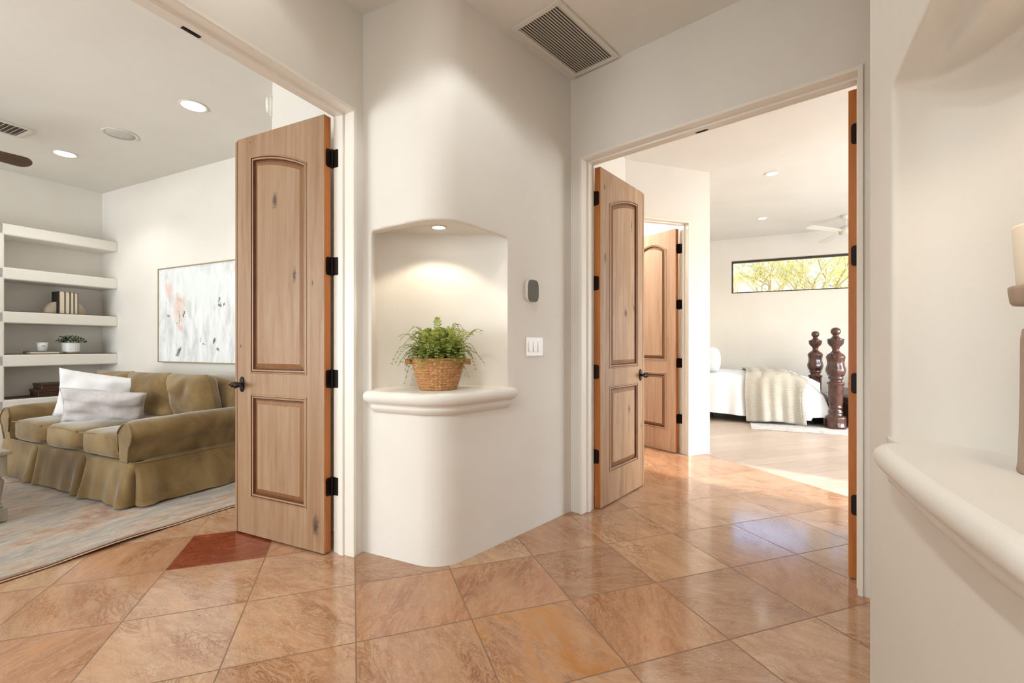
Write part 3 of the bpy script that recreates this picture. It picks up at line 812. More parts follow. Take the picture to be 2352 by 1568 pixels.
# ------------------------------------------------------------------ windows
def window(name, label, fr, swap, x0, x1, y, z0, z1, bars=()):
    wn = root(name, label, 'window', (FR[fr][0], FR[fr][1], 0), FR[fr][2], kind='structure')
    S = (lambda a, b: (b, a)) if swap else (lambda a, b: (a, b))
    def bx(m, xa, xb, ya, yb, za, zb):
        if swap: m.box(ya, yb, xa, xb, za, zb)
        else: m.box(xa, xb, ya, yb, za, zb)
    m = MB(); f = .028
    bx(m, x0, x1, y-.03, y+.03, z0, z0+f); bx(m, x0, x1, y-.03, y+.03, z1-f*1.4, z1); bx(m, x0, x0+f, y-.03, y+.03, z0+f, z1-f); bx(m, x1-f, x1, y-.03, y+.03, z0+f, z1-f)
    for b in bars: bx(m, b-.02, b+.02, y-.025, y+.025, z0+f, z1-f)
    m.build('window_frame', M['win_frame'], parent=wn)
    m = MB(); bx(m, x0+f, x1-f, y-.004, y+.004, z0+f, z1-f)
    m.build('pane', M['glass'], parent=wn)
    return wn
window('window_1', 'long narrow high bedroom window looking out at desert trees', 'A', True, -2.9, .02, 10.22, 2.185, 2.83)
window('window_2', 'wide bedroom window out of sight to the right', 'B', True, 2.9, 6.3, 4.47, .3, 2.5, (4.6,))

# ------------------------------------------------------------------ downlights, speaker, vents
def downlight(name, label, p, r=.075, z=ZC, group=None, power=22, size=R(125), blend=.5, col=SOFT, rz=0, trim_='white_metal'):
    d = root(name, label, 'ceiling light', (p[0], p[1], z), rz, group)
    m = MB(); m.lathe([(r, -.001), (r*1.22, -.001), (r*1.24, -.004), (r*1.2, -.007), (r*1.02, -.006), (r*.97, .004)], 40, cap=False)
    m.build('trim_ring', M[trim_], parent=d, smooth=True)
    m = MB(); m.lathe([(.001, -.0045), (r*.98, -.0045), (r*.98, -.002), (.001, -.002)], 32, cap=False)
    m.build('lens', M['led'], parent=d)
    lamp('downlight_beam', 'SPOT', (p[0], p[1], z-.012), power, col, spot_size=size, spot_blend=blend, shadow_soft_size=r*.7)
    return d
l1 = P('A', 2.14, 3.75); l2 = P('A', 2.14, 5.80)
GL = 'recessed living room downlights'
downlight('downlight', 'recessed downlight near the top of the left door', l1, .078, group=GL, power=26)
downlight('downlight', 'recessed downlight between the ceiling fan blade and ceiling speaker', l2, .078, group=GL, power=26)
downlight('downlight', 'small recessed downlight in the top of the fern niche', (-.42, 2.645), .036, 1.833, power=7, size=R(112), blend=.35, col=WARM, trim_='white_metal')
GB = 'recessed bedroom downlights'
downlight('downlight', 'nearer recessed downlight in the bedroom ceiling', (3.181, 5.637), .062, 3.26, GB, power=10)
downlight('downlight', 'farther recessed downlight in the bedroom ceiling', (4.141, 7.619), .062, 3.26, GB, power=10)
hl = (.08, 1.88)
downlight('downlight', 'recessed hall downlight overhead out of view', hl, .075, power=22, size=R(132), blend=.28, col=LED)
downlight('downlight', 'recessed hall downlight overhead beside the left doorway, out of view', P('A', 1.1, 1.56), .075, power=4, size=R(132), blend=.28, col=LED)
downlight('downlight', 'added fill light behind the camera, built as a recessed downlight', P('A', -.35, .70), .075, power=112, size=R(134), blend=.35, col=LED)  # unseen fill, added to brighten the hall walls and ceiling
lamp('right_niche_beam', 'SPOT', P('A', 1.13, -.53, 1.855), 3.2, WARM, spot_size=R(140), spot_blend=.5, shadow_soft_size=.03)
lamp('bathroom_fill', 'POINT', P('C', 2.75, 5.3, 2.7), 45, (1, .97, .93), shadow_soft_size=.15)  # unseen lamp added to brighten the bathroom interior

sp = P('A', 2.15, 4.83)
d = root('ceiling_speaker', 'round grey ceiling speaker between the two living room downlights', 'speaker', (sp[0], sp[1], ZC))
m = MB(); m.lathe([(.105, -.001), (.128, -.001), (.130, -.005), (.124, -.008), (.106, -.006)], 48, cap=False); m.build('bezel', M['white_metal'], parent=d, smooth=True)
m = MB(); m.lathe([(.001, -.0085), (.05, -.0080), (.106, -.0045), (.106, -.001)], 48, cap=False); m.build('mesh_cover', M['speaker'], parent=d, smooth=True)

def slatted(name, label, fr, x0, x1, y0, y1, z, bw, nsl, along, tilt, sw, dark='vent_shade'):
    d = root(name, label, 'vent', (*XY(P(fr, (x0+x1)/2, (y0+y1)/2)), z), FR[fr][2])
    X, Y = (x1-x0)/2, (y1-y0)/2
    m = MB()
    m.box(-X, X, -Y, -Y+bw, -.014, 0); m.box(-X, X, Y-bw, Y, -.014, 0); m.box(-X, -X+bw, -Y+bw, Y-bw, -.014, 0); m.box(X-bw, X, -Y+bw, Y-bw, -.014, 0)
    m.build('frame', M['grille'], parent=d, bevel=.002, seg=1)
    m = MB(); m.box(-X+bw*.9, X-bw*.9, -Y+bw*.9, Y-bw*.9, -.0012, -.0006); m.build('duct_shade_panel', M[dark], parent=d)  # no hole is cut; the duct's shade is put into this panel's colour
    for i in range(nsl):
        m = MB()
        if along == 'y':
            c = -X+bw+(2*X-2*bw)*(i+.5)/nsl
            T = Matrix.Translation((c, 0, -.0075)) @ Matrix.Rotation(tilt, 4, 'Y')
            m.box(-sw/2, sw/2, -Y+bw, Y-bw, -.0009, .0009, T=T)
        else:
            c = -Y+bw+(2*Y-2*bw)*(i+.5)/nsl
            T = Matrix.Translation((0, c, -.0075)) @ Matrix.Rotation(tilt, 4, 'X')
            m.box(-X+bw, X-bw, -sw/2, sw/2, -.0009, .0009, T=T)
        m.build('slat', M['grille'], parent=d)
    return d
slatted('return_air_grille', 'white slatted return air grille in the hall ceiling', 'B', .045, .390, -.668, -.018, ZC, .030, 17, 'y', R(30), .0138)
slatted('ceiling_vent', 'white ceiling vent with curved louvres beside the ceiling fan', 'A', 1.40, 1.795, 5.39, 5.70, ZC, .03, 11, 'y', R(-42), .018)

# detector on the closet wall
dirf = Vector((-.19, .352)).normalized(); nf = Vector((-dirf.y, dirf.x))
pd = Vector((-1.609, 3.10)) + dirf*.10
d = root('smoke_detector', 'white round detector on the wall edge above the left door', 'detector', (pd.x, pd.y, 2.81), math.atan2(nf.y, nf.x))
T = Matrix.Rotation(R(90), 4, 'Y')
m = MB(); m.lathe([(.066, 0), (.067, .012), (.064, .02)], 32, T=T); m.build('base_plate', M['plastic'], parent=d, smooth=False)
m = MB(); m.lathe([(.055, .02), (.056, .03), (.045, .040), (.02, .043)], 32, T=T); m.build('dome', M['plastic'], parent=d, smooth=True)

# thermostat and switches on the pillar's right face (plane a = 0, facing +a)
def squircle(w, h, n, k=32):
    return [(w*math.copysign(abs(math.cos(2*PI*i/k))**(2/n), math.cos(2*PI*i/k)), h*math.copysign(abs(math.sin(2*PI*i/k))**(2/n), math.sin(2*PI*i/k))) for i in range(k)]
def plate(m, pts, x0, x1, mi=0):
    n = len(pts); m.add([(x0, p[0], p[1]) for p in pts]+[(x1, p[0]*.985, p[1]*.985) for p in pts], [tuple(range(n))[::-1], tuple(range(n, 2*n))]+[(i, (i+1) % n, n+(i+1) % n, n+i) for i in range(n)], mi)
d = root('thermostat', 'dark grey oval thermostat on the plaster wall above the switches', 'thermostat', P('B', 0, -.435, 1.492), AN_B)
m = MB(); plate(m, squircle(.049, .067, 3.6), 0.0, .017); m.build('back_plate', M['plastic'], parent=d)
m = MB(); plate(m, squircle(.0505, .069, 3.6), .017, .026); fcm = m.build('screen', M['thermo'], parent=d, bevel=.002)
m = MB(); plate(m, squircle(.008, .0022, 2), .026, .0267)
m.v = [(v[0], v[1], v[2]-.062 if abs(v[2]) < .003 else v[2]) for v in m.v]
m.build('display_mark', M['thermo_mark'], parent=fcm)
d = root('light_switch', 'white three-rocker light switch plate below the thermostat', 'switch', P('B', 0, -.402, 1.145), AN_B)
m = MB(); m.box(0, .007, -.083, .083, -.059, .059); m.build('cover_plate', M['plastic'], parent=d, bevel=.003)
for i in (-1, 0, 1):
    m = MB(); c = i*.046
    m.add([(.007, c-.017, -.033), (.007, c+.017, -.033), (.007, c+.017, .033), (.007, c-.017, .033), (.014, c-.016, -.032), (.014, c+.016, -.032), (.008, c+.016, .032), (.008, c-.016, .032)],
          [(0, 3, 2, 1), (4, 5, 6, 7), (0, 1, 5, 4), (1, 2, 6, 5), (2, 3, 7, 6), (3, 0, 4, 7)])
    m.build('rocker', M['plastic'], parent=d, bevel=.001, seg=1)

# ------------------------------------------------------------------ fern in basket
ZL = .905
d = root('potted_fern', 'leafy green fern in a braided seagrass basket on the niche ledge', 'plant', (-.416, 2.600, ZL))
rows_, H = 12, .178
m = MB(); prof = []
for j in range(rows_*6+1):
    q = j/(rows_*6); z = q*H; r = .098+.052*q**.85
    prof.append((r, z))
def braid(r, z, a):
    k = z/H*rows_; ph = (int(k) % 2)*PI
    return r + .0034*abs(math.sin(PI*k))**.6 + .0026*math.sin(a*34+ph+math.sin(PI*k)*1.2)*abs(math.sin(PI*k))
m.lathe([(.06, .002)]+prof+[(.140, H-.006), (.138, H-.03)], 204, cap=False, fn=lambda r, z, a: braid(r, z, a) if r > .09 and z > .003 else r)
m.lathe([(.002, .001), (.098, .001), (.098, .004)], 60, cap=False)
bk_ = m.build('basket', M['wicker'], parent=d, smooth=True)
for sx in (-1, 1):
    m = MB()
    for k in range(3):
        pts = []
        for i in range(17):
            a = -.32+.64*i/16; rr = .150+.030*math.sin(PI*i/16)**.5
            pts.append((sx*rr*math.cos(a), rr*math.sin(a)-.01, H-.012-.009*k+.003*math.sin(i*2.4)))
        m.tube(pts, .0052, 7)
    m.build('rim_handle', M['wicker'], parent=d, smooth=True)
m = MB(); m.lathe([(.002, H-.022), (.135, H-.026), (.135, H-.04)], 32, cap=False); m.build('soil', M['soil'], parent=d)
def frond(mb, base, yaw, reach, rise, droop, n, lf, rnd, curl=0):
    pts = []
    for i in range(n+1):
        q = i/n; r = reach*(q**.85); z = rise*math.sin(min(q*1.9, PI/2*1.2))*1.0 - droop*q**2.4
        a = yaw+curl*q
        pts.append(Vector((base[0]+r*math.cos(a), base[1]+r*math.sin(a), base[2]+z)))
    mb.tube(pts, [.0014*(1-.6*i/n) for i in range(n+1)], 3, 1)
    for i in range(3, n+1):
        p = pts[i]; t = (pts[i]-pts[i-1]).normalized(); side = t.cross(Vector((0, 0, 1)))
        if side.length < .1: side = Vector((1, 0, 0))
        side.normalize(); up = side.cross(t)
        q = i/n; L = lf*(1.15-.55*q)*rnd.uniform(.8, 1.15)
        for sgn in (-1, 1):
            sub = 1 if (q > .7 or rnd.random() < .35) else 2
            d0 = (side*sgn*.9+t*.5+up*rnd.uniform(-.25, .25)).normalized()
            for k in range(sub):
                b = p + d0*L*(k*.85)
                dd = (d0 + t*rnd.uniform(-.3, .3)*(k > 0) + Vector((0, 0, rnd.uniform(-.25, .25)))).normalized()
                ww = dd.cross(up).normalized()*L*.52; e = b+dd*L
                mid = b+dd*L*.62+up*L*.08
                mb.add([b, mid-ww, e-ww*.45, e+ww*.45, mid+ww], [(0, 1, 2, 3, 4)])
m = MB(); rnd = random.Random(11)
for i in range(190):
    yaw = rnd.uniform(0, 2*PI); k = rnd.random()
    if k < .5: reach, rise, droop = rnd.uniform(.15, .245), rnd.uniform(.09, .15), rnd.uniform(.03, .15)
    elif k < .85: reach, rise, droop = rnd.uniform(.10, .21), rnd.uniform(.12, .20), rnd.uniform(.0, .06)
    else: reach, rise, droop = rnd.uniform(.02, .10), rnd.uniform(.14, .20), 0
    if math.sin(yaw) > .2: reach = min(reach, .15)
    elif abs(math.cos(yaw)) < .7: reach = min(reach, .17)
    r0 = rnd.uniform(0, .10); a0 = rnd.uniform(0, 2*PI)
    frond(m, (r0*math.cos(a0)*.8, r0*math.sin(a0)*.8, H-.02), yaw, reach, rise, droop, 16, .0150, rnd, rnd.uniform(-.6, .6))
# the long fronds that leave the mass
for (yaw, reach, rise, droop) in ((2.85, .215, .14, .26), (3.0, .185, .11, .24), (3.05, .17, .215, .04), (2.7, .20, .12, .16), (.1, .205, .17, .15), (.25, .215, .13, .11), (-.25, .19, .10, .17), (1.4, .04, .245, 0), (.5, .11, .24, .05), (-.1, .17, .08, .16), (3.5, .20, .12, .13), (-.5, .2, .11, .14), (.0, .14, .235, .05)):
    frond(m, (rnd.uniform(-.03, .03), rnd.uniform(-.03, .0), H-.02), yaw, reach, rise, droop, 18, .0155, rnd, 0)
for i in range(26):
    yaw = rnd.uniform(PI*1.05, PI*1.95)
    frond(m, (.06*math.cos(yaw), .06*math.sin(yaw), H-.015), yaw, rnd.uniform(.08, .13), rnd.uniform(.03, .07), rnd.uniform(.03, .08), 12, .0135, rnd, rnd.uniform(-.5, .5))
m.build('foliage', [M['fern'], M['stem']], parent=d)

# ------------------------------------------------------------------ candle holder on the near ledge
ch = P('A', 1.175, -.535)
d = root('candle_holder', 'tall weathered wooden candle holder with ivory pillar candle at the right edge', 'candle holder', (1.072, .900, .893))
m = MB(); m.lathe([(.056, 0), (.059, .004), (.057, .02), (.0555, .08), (.054, .16), (.0535, .27), (.051, .290), (.040, .300), (.026, .304), (.022, .312), (.022, .330), (.030, .338)], 36); m.build('stem', M['holder'], parent=d, smooth=True)
m = MB(); m.lathe([(.03, .338), (.064, .339), (.068, .345), (.071, .370), (.071, .376), (.067, .378), (.064, .372), (.03, .370)], 36); m.build('cup', M['holder'], parent=d, smooth=True)
m = MB(); m.lathe([(.056, .371), (.059, .376), (.062, .43), (.0655, .494), (.064, .499), (.056, .497), (.02, .488), (.004, .487)], 36); cd = m.build('pillar_candle', M['wax'], parent=d, smooth=True)
m = MB(); m.tube([(0, 0, .487), (.001, 0, .500)], .001, 5); m.build('wick', M['black'], parent=cd)

# ------------------------------------------------------------------ living room: shelving
tf, tb = 6.565, 6.93
d = bpy.data.objects.new('wall_shelving', None); COL.objects.link(d); d.rotation_euler = (0, 0, AN_A)
struct(d, 'cream plaster built-in shelving in the far living room corner', 'shelving')
tops = [(2.378, 2.262), (1.940, 1.820), (1.498, 1.380), (1.060, .938), (.607, .487)]
for i, (zt, zb) in enumerate(tops):
    m = MB(); m.box(1.9, 2.905, tf, tb, zb, zt); sh = m.build('shelf', M['plaster'], parent=d, bevel=.015, seg=4)
    if i >= 2:
        m = MB(); m.box(1.99, 2.898, tf+.018, tb-.012, zt, zt+.006); m.build('shelf_liner', M['shelf_liner'], parent=sh)
m = MB(); m.box(1.55, 1.962, tf, tb, 0, 2.378); m.build('pier', M['plaster'], parent=d, bevel=.015, seg=4)
m = MB(); m.box(-.5, 1.56, tf, tb, 0, 2.378); m.build('pier', M['plaster'], parent=d, bevel=.015, seg=4)

def onshelf(name, label, cat, s, t, z, rz=0, group=None): return root(name, label, cat, P('A', s, t, z), AN_A+rz, group)
# bookends and books on the third shelf
z3 = 1.504
for sg, lab, s0 in ((-1, 'half-round stone bookend left of the black books', 2.392), (1, 'half-round stone bookend right of the black books', 2.556)):
    m = MB(); n = 16; pts = [(0, 0)] + [(sg*.088*math.sin(PI/2*i/n), .128*math.cos(PI/2*i/n)) for i in range(n+1)]
    if sg > 0: pts = pts[::-1]
    vs = [(p[0], -.03, p[1]) for p in pts]+[(p[0], .03, p[1]) for p in pts]; k = len(pts)
    m.add(vs, [tuple(range(k))[::-1], tuple(range(k, 2*k))]+[(i, (i+1) % k, k+(i+1) % k, k+i) for i in range(k)])
    o = m.build('bookend', M['stone'], recalc=True, bevel=.004); o.location = P('A', s0, 6.70, z3); o.rotation_euler = (0, 0, AN_A); tag(o, lab, 'bookend', 'stone bookends on the shelf')
def book(s0, w_, h_, dp, lab, grp, loc=None, flat=False):
    d = root('book', lab, 'book', loc, AN_A, grp)
    if not flat:
        m = MB(); m.box(0, .004, 0, dp, 0, h_); m.box(w_-.004, w_, 0, dp, 0, h_); m.box(0, w_, dp-.004, dp, 0, h_); m.build('cover', M['book_cover'], parent=d)
        m = MB(); m.box(.004, w_-.004, .004, dp-.004, .003, h_-.004); m.build('page_block', M['pages'], parent=d)
    else:
        m = MB(); m.box(0, w_, 0, dp, 0, .003); m.box(0, w_, 0, dp, h_-.003, h_); m.box(0, w_, dp-.003, dp, 0, h_); m.build('cover', M['book_cover'], parent=d)
        m = MB(); m.box(.004, w_-.004, .004, dp-.003, .003, h_-.003); m.build('page_block', M['pages'], parent=d)
GBk = 'black books between the bookends'
xs = 2.394
for w_, h_, lab in ((.050, .242, 'thickest black-covered book beside the left stone bookend'), (.042, .240, 'second black-covered book from the left stone bookend'), (.034, .240, 'third black-covered book from the left stone bookend'), (.034, .232, 'shortest black-covered book beside the right stone bookend')):
    book(0, w_, h_, .17, lab, GBk, P('A', xs, 6.62, z3)); xs += w_+.0005
z4 = 1.066
book(0, .235, .026, .17, 'black book lying flat under the white candle', None, P('A', 2.165, 6.615, z4), True)
d = onshelf('scented_candle', 'white glass candle jar standing on the flat book', 'candle', 2.285, 6.70, z4+.0265)
m = MB(); m.lathe([(.034, 0), (.037, .003), (.043, .05), (.0465, .094), (.044, .094), (.041, .05), (.036, .078)], 32); j = m.build('jar', M['ceramic'], parent=d, smooth=True)
m = MB(); m.box(-.02, .012, -.0455, -.0445, .060, .063); m.box(-.024, .02, -.0455, -.0445, .050, .0525); m.build('printed_label', M['label_ink'], parent=j)
d = onshelf('potted_plant', 'small flowering green plant in a white fluted pot on the shelf', 'plant', 2.525, 6.70, z4)
m = MB(); m.lathe([(.060, 0), (.066, .004), (.068, .018)], 48); m.build('pot_foot', M['pot_base'], parent=d, smooth=True)
m = MB(); m.lathe([(.070, .016), (.072, .022), (.074, .06), (.076, .115), (.072, .117), (.070, .10)], 180, cap=False, fn=lambda r, z, a: r-(.0022*(math.cos(a*30) < -.2) if .024 < z < .112 else 0)); m.build('pot', M['ceramic'], parent=d)
m = MB(); m.lathe([(.002, .10), (.070, .10), (.07, .09)], 24, cap=False); m.build('soil', M['soil'], parent=d)
m = MB(); rnd = random.Random(5)
for i in range(520):
    a = rnd.uniform(0, 2*PI); el = rnd.uniform(.05, 1.4); r = rnd.uniform(.05, .115)
    p = Vector((r*math.cos(a)*math.cos(el)*1.12, r*math.sin(a)*math.cos(el)*.9, .115+r*math.sin(el)*.75))
    dd = Vector((math.cos(a+rnd.uniform(-1, 1)), math.sin(a+rnd.uniform(-1, 1)), rnd.uniform(-.2, .9))).normalized(); sd = dd.cross(Vector((rnd.uniform(-1, 1), rnd.uniform(-1, 1), 1))).normalized()
    L = rnd.uniform(.014, .026); m.add([p, p+dd*L*.5-sd*L*.28, p+dd*L, p+dd*L*.5+sd*L*.28], [(0, 1, 2, 3)])
for i in range(9):
    a = rnd.uniform(PI, 2*PI); r = rnd.uniform(.04, .09); c = Vector((r*math.cos(a), r*math.sin(a)*.9, .15+rnd.uniform(0, .045)))
    for k in range(5):
        b = 2*PI*k/5; e = Vector((math.cos(b), -.3, math.sin(b)))*.010; f = Vector((math.cos(b+.5), -.3, math.sin(b+.5)))*.010; m.add([c, c+f, c+e], [(0, 1, 2)], 1)
m.build('foliage', [M['shrub'], M['blossom']], parent=d)
z5 = .613
for k, (s0, s1, za, zb, lab) in enumerate(((2.235, 2.66, 0, .072, 'lower of the two dark wooden boxes on the bottom shelf'), (2.262, 2.65, .0725, .135, 'upper of the two dark wooden boxes on the bottom shelf'))):
    d = root('storage_box', lab, 'box', P('A', s0, 6.64, z5+za), AN_A, 'dark wooden boxes on the bottom shelf')
    m = MB(); m.box(0, s1-s0, 0, .2, 0, (zb-za)*.62); m.build('box_body', M['dark_box'], parent=d, bevel=.003, seg=1)
    m = MB(); m.box(-.006, s1-s0+.006, -.006, .206, (zb-za)*.62, zb-za); m.build('lid', M['dark_box'], parent=d, bevel=.004)

# painting
d = root('painting', 'large abstract white painting with peach and dark dabs in a thin gold frame', 'painting', P('A', 2.9, 5.642, .972), AN_A-R(90))
# local x -> -t (rightwards seen from the room), local y -> s (into the wall)
PW, PH = 1.52, 1.015
m = MB(); m.box(.012, PW-.012, -.040, -.002, .012, PH-.012); m.build('canvas', M['canvas'], parent=d)
m = MB(); m.box(0, PW, -.048, -.001, 0, .012); m.box(0, PW, -.048, -.001, PH-.012, PH); m.box(0, .012, -.048, -.001, .012, PH-.012); m.box(PW-.012, PW, -.048, -.001, .012, PH-.012)
m.build('frame', M['gold_frame'], parent=d)

# ------------------------------------------------------------------ sofa (local x = depth s, y = length t)
S = root('sofa', 'olive velvet slipcovered three-seat sofa under the painting', 'sofa', P('A', 1.775, 3.80, .010), AN_A)
LEN, DEP = 2.14, .98
AW = .17
def nz(v, s, a): return (noise.noise(Vector(v)*s))*a
# body / skirt
def skirt(u, v):
    # perimeter path: back-near -> near side -> front -> far side
    path = [(DEP, 0), (0, 0), (0, LEN), (DEP, LEN)]; segs = [DEP, LEN, DEP]; tot = sum(segs)
    d_ = u*tot; i = 0
    while i < 2 and d_ > segs[i]: d_ -= segs[i]; i += 1
    f = d_/segs[i]; x = path[i][0]+(path[i+1][0]-path[i][0])*f; y = path[i][1]+(path[i+1][1]-path[i][1])*f
    nx, ny = ((0, -1), (-1, 0), (0, 1))[i]
    z = .31*(1-v)+.012*v
    out = .012+v*.040
    # pleats at corners and two in the front
    pl = 0
    L = u*tot
    for c, wd in ((segs[0], .028), (segs[0]+.66, .03), (segs[0]+1.44, .03), (segs[0]+LEN, .028)):
        dd = abs(L-c)
        if dd < wd: pl = max(pl, (1-dd/wd))
        out += .035*v*math.exp(-((dd-.07)/.05)**2)
    out -= pl*.075*min(1, v*2.2)
    out += v*(.005*math.sin(L*13+1.3*math.sin(L*5))+.002*math.sin(L*37)) + nz((x*2, y*2, z), 3, .012)
    k = 1.0
    if i == 1: e = min(f, 1-f)*LEN
    else: e = (1-f)*DEP if i == 0 else f*DEP
    ex, ey = nx*out, ny*out
    if e < .07:   # blend outwards at the corners
        g = (1-e/.07)*.5
        if i == 1: ey += (-1 if f < .5 else 1)*out*g
        else: ex += -out*g
    return (x+ex, y+ey, z+ (nz((L*2, 0, 0), 2, .012)*v))
m = MB(); m.grid(skirt, 340, 16); m.build('skirt', M['velvet'], parent=S, smooth=True)
m = MB(); m.sup((DEP/2+.005, LEN/2, .20), (DEP/2-.01, LEN/2-.005, .135), 14, 10); m.build('base', M['velvet'], parent=S, smooth=True)
m = MB()
pts = [(DEP-.02, -.012, .312), (.03, -.012, .312), (-.010, .02, .312), (-.012, LEN-.02, .312), (.03, LEN+.012, .312), (DEP-.02, LEN+.012, .312)]
m.tube(pts, .006, 6); m.build('welt', M['welt'], parent=S, smooth=True)
# arms
def arm(y0, sg, name='arm'):
    m = MB(); pr = []
    # profile (offset outward o, z): inner bottom up over roll to outer bottom
    cz, rr = .505, .100
    for i in range(4): pr.append((-.085, .29+.045*i))
    for i in range(22):
        a = PI*1.0 - (PI*1.28)*i/21; pr.append((.008+rr*math.cos(a)*1.05, cz+rr*math.sin(a)))
    for i in range(1, 5): pr.append((.062-.008*i+.01, .43-.03*i))
    nP = len(pr)
    def fn(u, v):
        i = min(int(round(u*(nP-1))), nP-1); o, z = pr[i]
        x = -.012 + v*(DEP+.0)
        sc_ = 1 - .10*max(0, 1-v*14)**2
        oz = (z-.43)*sc_+.43 if z > .43 else z
        return (x - .010*math.sin(PI*max(0, min(1, (z-.3)/.3)))*(v < .001), y0+sg*(o*sc_), oz + .012*math.sin(v*2.0) + nz((x*3, o*8, z*6), 2.2, .007))
    m.grid(fn, nP-1, 26)
    # front cap
    front_ = [fn(i/(nP-1), 0) for i in range(nP)]
    c = Vector((-.026, y0+sg*0, .44)); m.add([tuple(c)]+[tuple(Vector(p)) for p in front_], [(0, i+1, i+2) for i in range(nP-1)]+[(0, nP, 1)])
    bk_ = [fn(i/(nP-1), 1) for i in range(nP)]
    m.add(bk_, [tuple(range(nP))])
    o = m.build(name, M['velvet'], parent=S, smooth=True, recalc=True)
    m = MB(); m.tube([Vector(p)+Vector((-.004, 0, 0)) for p in front_[2:]], .0055, 6); m.build('welt', M['welt'], parent=o, smooth=True)
arm(.085, -1); arm(LEN-.085, 1)
# back
m = MB(); m.sup((DEP-.11, LEN/2, .52), (.12, LEN/2-.04, .335), 7, 14, fn=lambda v: (v.x+nz(v, 3, .012), v.y, v.z+.02*math.sin(v.y*3)+nz(v, 4, .012))); m.build('back_frame', M['velvet'], parent=S, smooth=True)
# seat cushions
yw = (LEN-2*AW)/3
for i in range(3):
    y0 = AW+yw*(i+.5)
    m = MB(); m.sup((.355, y0, .400), (.375, yw/2+.004, .088), 6.5, 16, fn=lambda v, y0=y0: (v.x+nz(v, 5, .010), v.y, v.z+.022*(1-((v.y-y0)/(yw/2))**2)*(v.z > .4)+nz(v, 4.5, .010)))
    c = m.build('seat_cushion', M['velvet'], parent=S, smooth=True)
    m = MB(); m.tube([(-.012+nz((0, q, 0), 5, .004), y0+q, .470+.012*(1-(q/(yw/2))**2)) for q in [(-.5+k/14)*yw*.94 for k in range(15)]], .005, 6)
    m.build('welt', M['welt'], parent=c, smooth=True)
def pillow(m, w_, h_, th, T, mi=0, n=22, wob=.01, seed=0, pinch=.06):
    for sg in (1, -1):
        def fn(u, v):
            x, z = 2*u-1, 2*v-1
            e = max(0, (1-abs(x)**3.2))**.55*max(0, (1-abs(z)**3.2))**.55
            px = x*(1-pinch*(1-abs(z)**2)*abs(x)**3); pz = z*(1-pinch*(1-abs(x)**2)*abs(z)**3)
            return T @ Vector((px*w_/2, sg*th/2*e + noise.noise(Vector((x*2+seed, z*2, sg)))*wob*(e > .02), pz*h_/2))
        m.grid(fn if sg < 0 else (lambda u, v: fn(1-u, v)), n, n, mi)
# back cushions
for i in range(3):
    y0 = AW+.005+yw*(i+.5)
    T = Matrix.Translation((DEP-.305, y0, .665)) @ Matrix.Rotation(R(-90), 4, 'Z') @ Matrix.Rotation(R((-4, 3, 2)[i]), 4, 'Z') @ Matrix.Rotation(R(13), 4, 'X') 
    m = MB(); pillow(m, yw*1.08, .48, .26, T, wob=.03, seed=i*3.1, pinch=.03); m.build('back_cushion', M['velvet'], parent=S, smooth=True)
# throw pillows
def thrown(name, label, s, t, z, w_, h_, th, yaw, lean, roll, mat, seed):
    o = root(name, label, 'cushion', P('A', s, t, z), AN_A+R(-90)+R(yaw), 'cushions on the sofa')
    T = Matrix.Rotation(R(lean), 4, 'X') @ Matrix.Rotation(R(roll), 4, 'Y')
    m = MB(); pillow(m, w_, h_, th, T, wob=.035, seed=seed, n=34, pinch=.08); m.build('cushion_cover', M[mat], parent=o, smooth=True)
    m = MB(); pts = []
    for k in range(81):
        q = k/20; i = int(q) % 4; f = q-int(q); c = [(-1, -1), (1, -1), (1, 1), (-1, 1), (-1, -1)]
        x = c[i][0]+(c[i+1][0]-c[i][0])*f; zz = c[i][1]+(c[i+1][1]-c[i][1])*f
        px = x*(1-.08*(1-abs(zz)**2)*abs(x)**3); pz = zz*(1-.08*(1-abs(x)**2)*abs(zz)**3)
        pts.append(T @ Vector((px*w_/2, 0, pz*h_/2)))
    m.tube(pts, .004, 6); m.build('piping', M[mat], parent=o, smooth=True)
thrown('throw_pillow', 'large white ribbed cushion leaning at the left of the sofa', 2.16, 5.20, .688, .60, .45, .19, 50, 18, 12, 'pillow_white', 2)
thrown('throw_pillow', 'smaller pale grey linen cushion in front of the white cushion', 2.05, 4.85, .624, .58, .34, .15, 48, 26, 8, 'pillow_linen', 9)

# ------------------------------------------------------------------ living rug, table, fan
m = MB()
def rugf(u, v):
    s_ = -1.2+u*3.85; t_ = 3.215+v*2.75
    z = .008 + (.012*max(0, math.sin(s_*5.2+.5))*max(0, 1-v*16))
    t_ += .012*math.sin(s_*4.3)*max(0, 1-v*8)
    return (s_, t_, z)
m.grid(rugf, 120, 40); m.f = [f for f in m.f]
rg = m.build('rug', M['rug'], fr='A', smooth=True); tag(rg, 'faded oriental rug in rust, beige and grey blue under the sofa', 'rug')
so = rg.modifiers.new('thick', 'SOLIDIFY'); so.thickness = .006; so.offset = -1
m = MB(); m.tube([Vector(rugf(i/120, 0))+Vector((0, -.004, .0015)) for i in range(121)], .0055, 6); 
b_ = m.build('bound_edge', M['rug_edge'], parent=rg, smooth=True)
m = MB(); m.tube([Vector(rugf(i/120, 0))+Vector((0, -.010, -.001)) for i in range(121)], .0035, 6); m.build('stitched_edge', M['rug_fringe'], parent=rg, smooth=True)

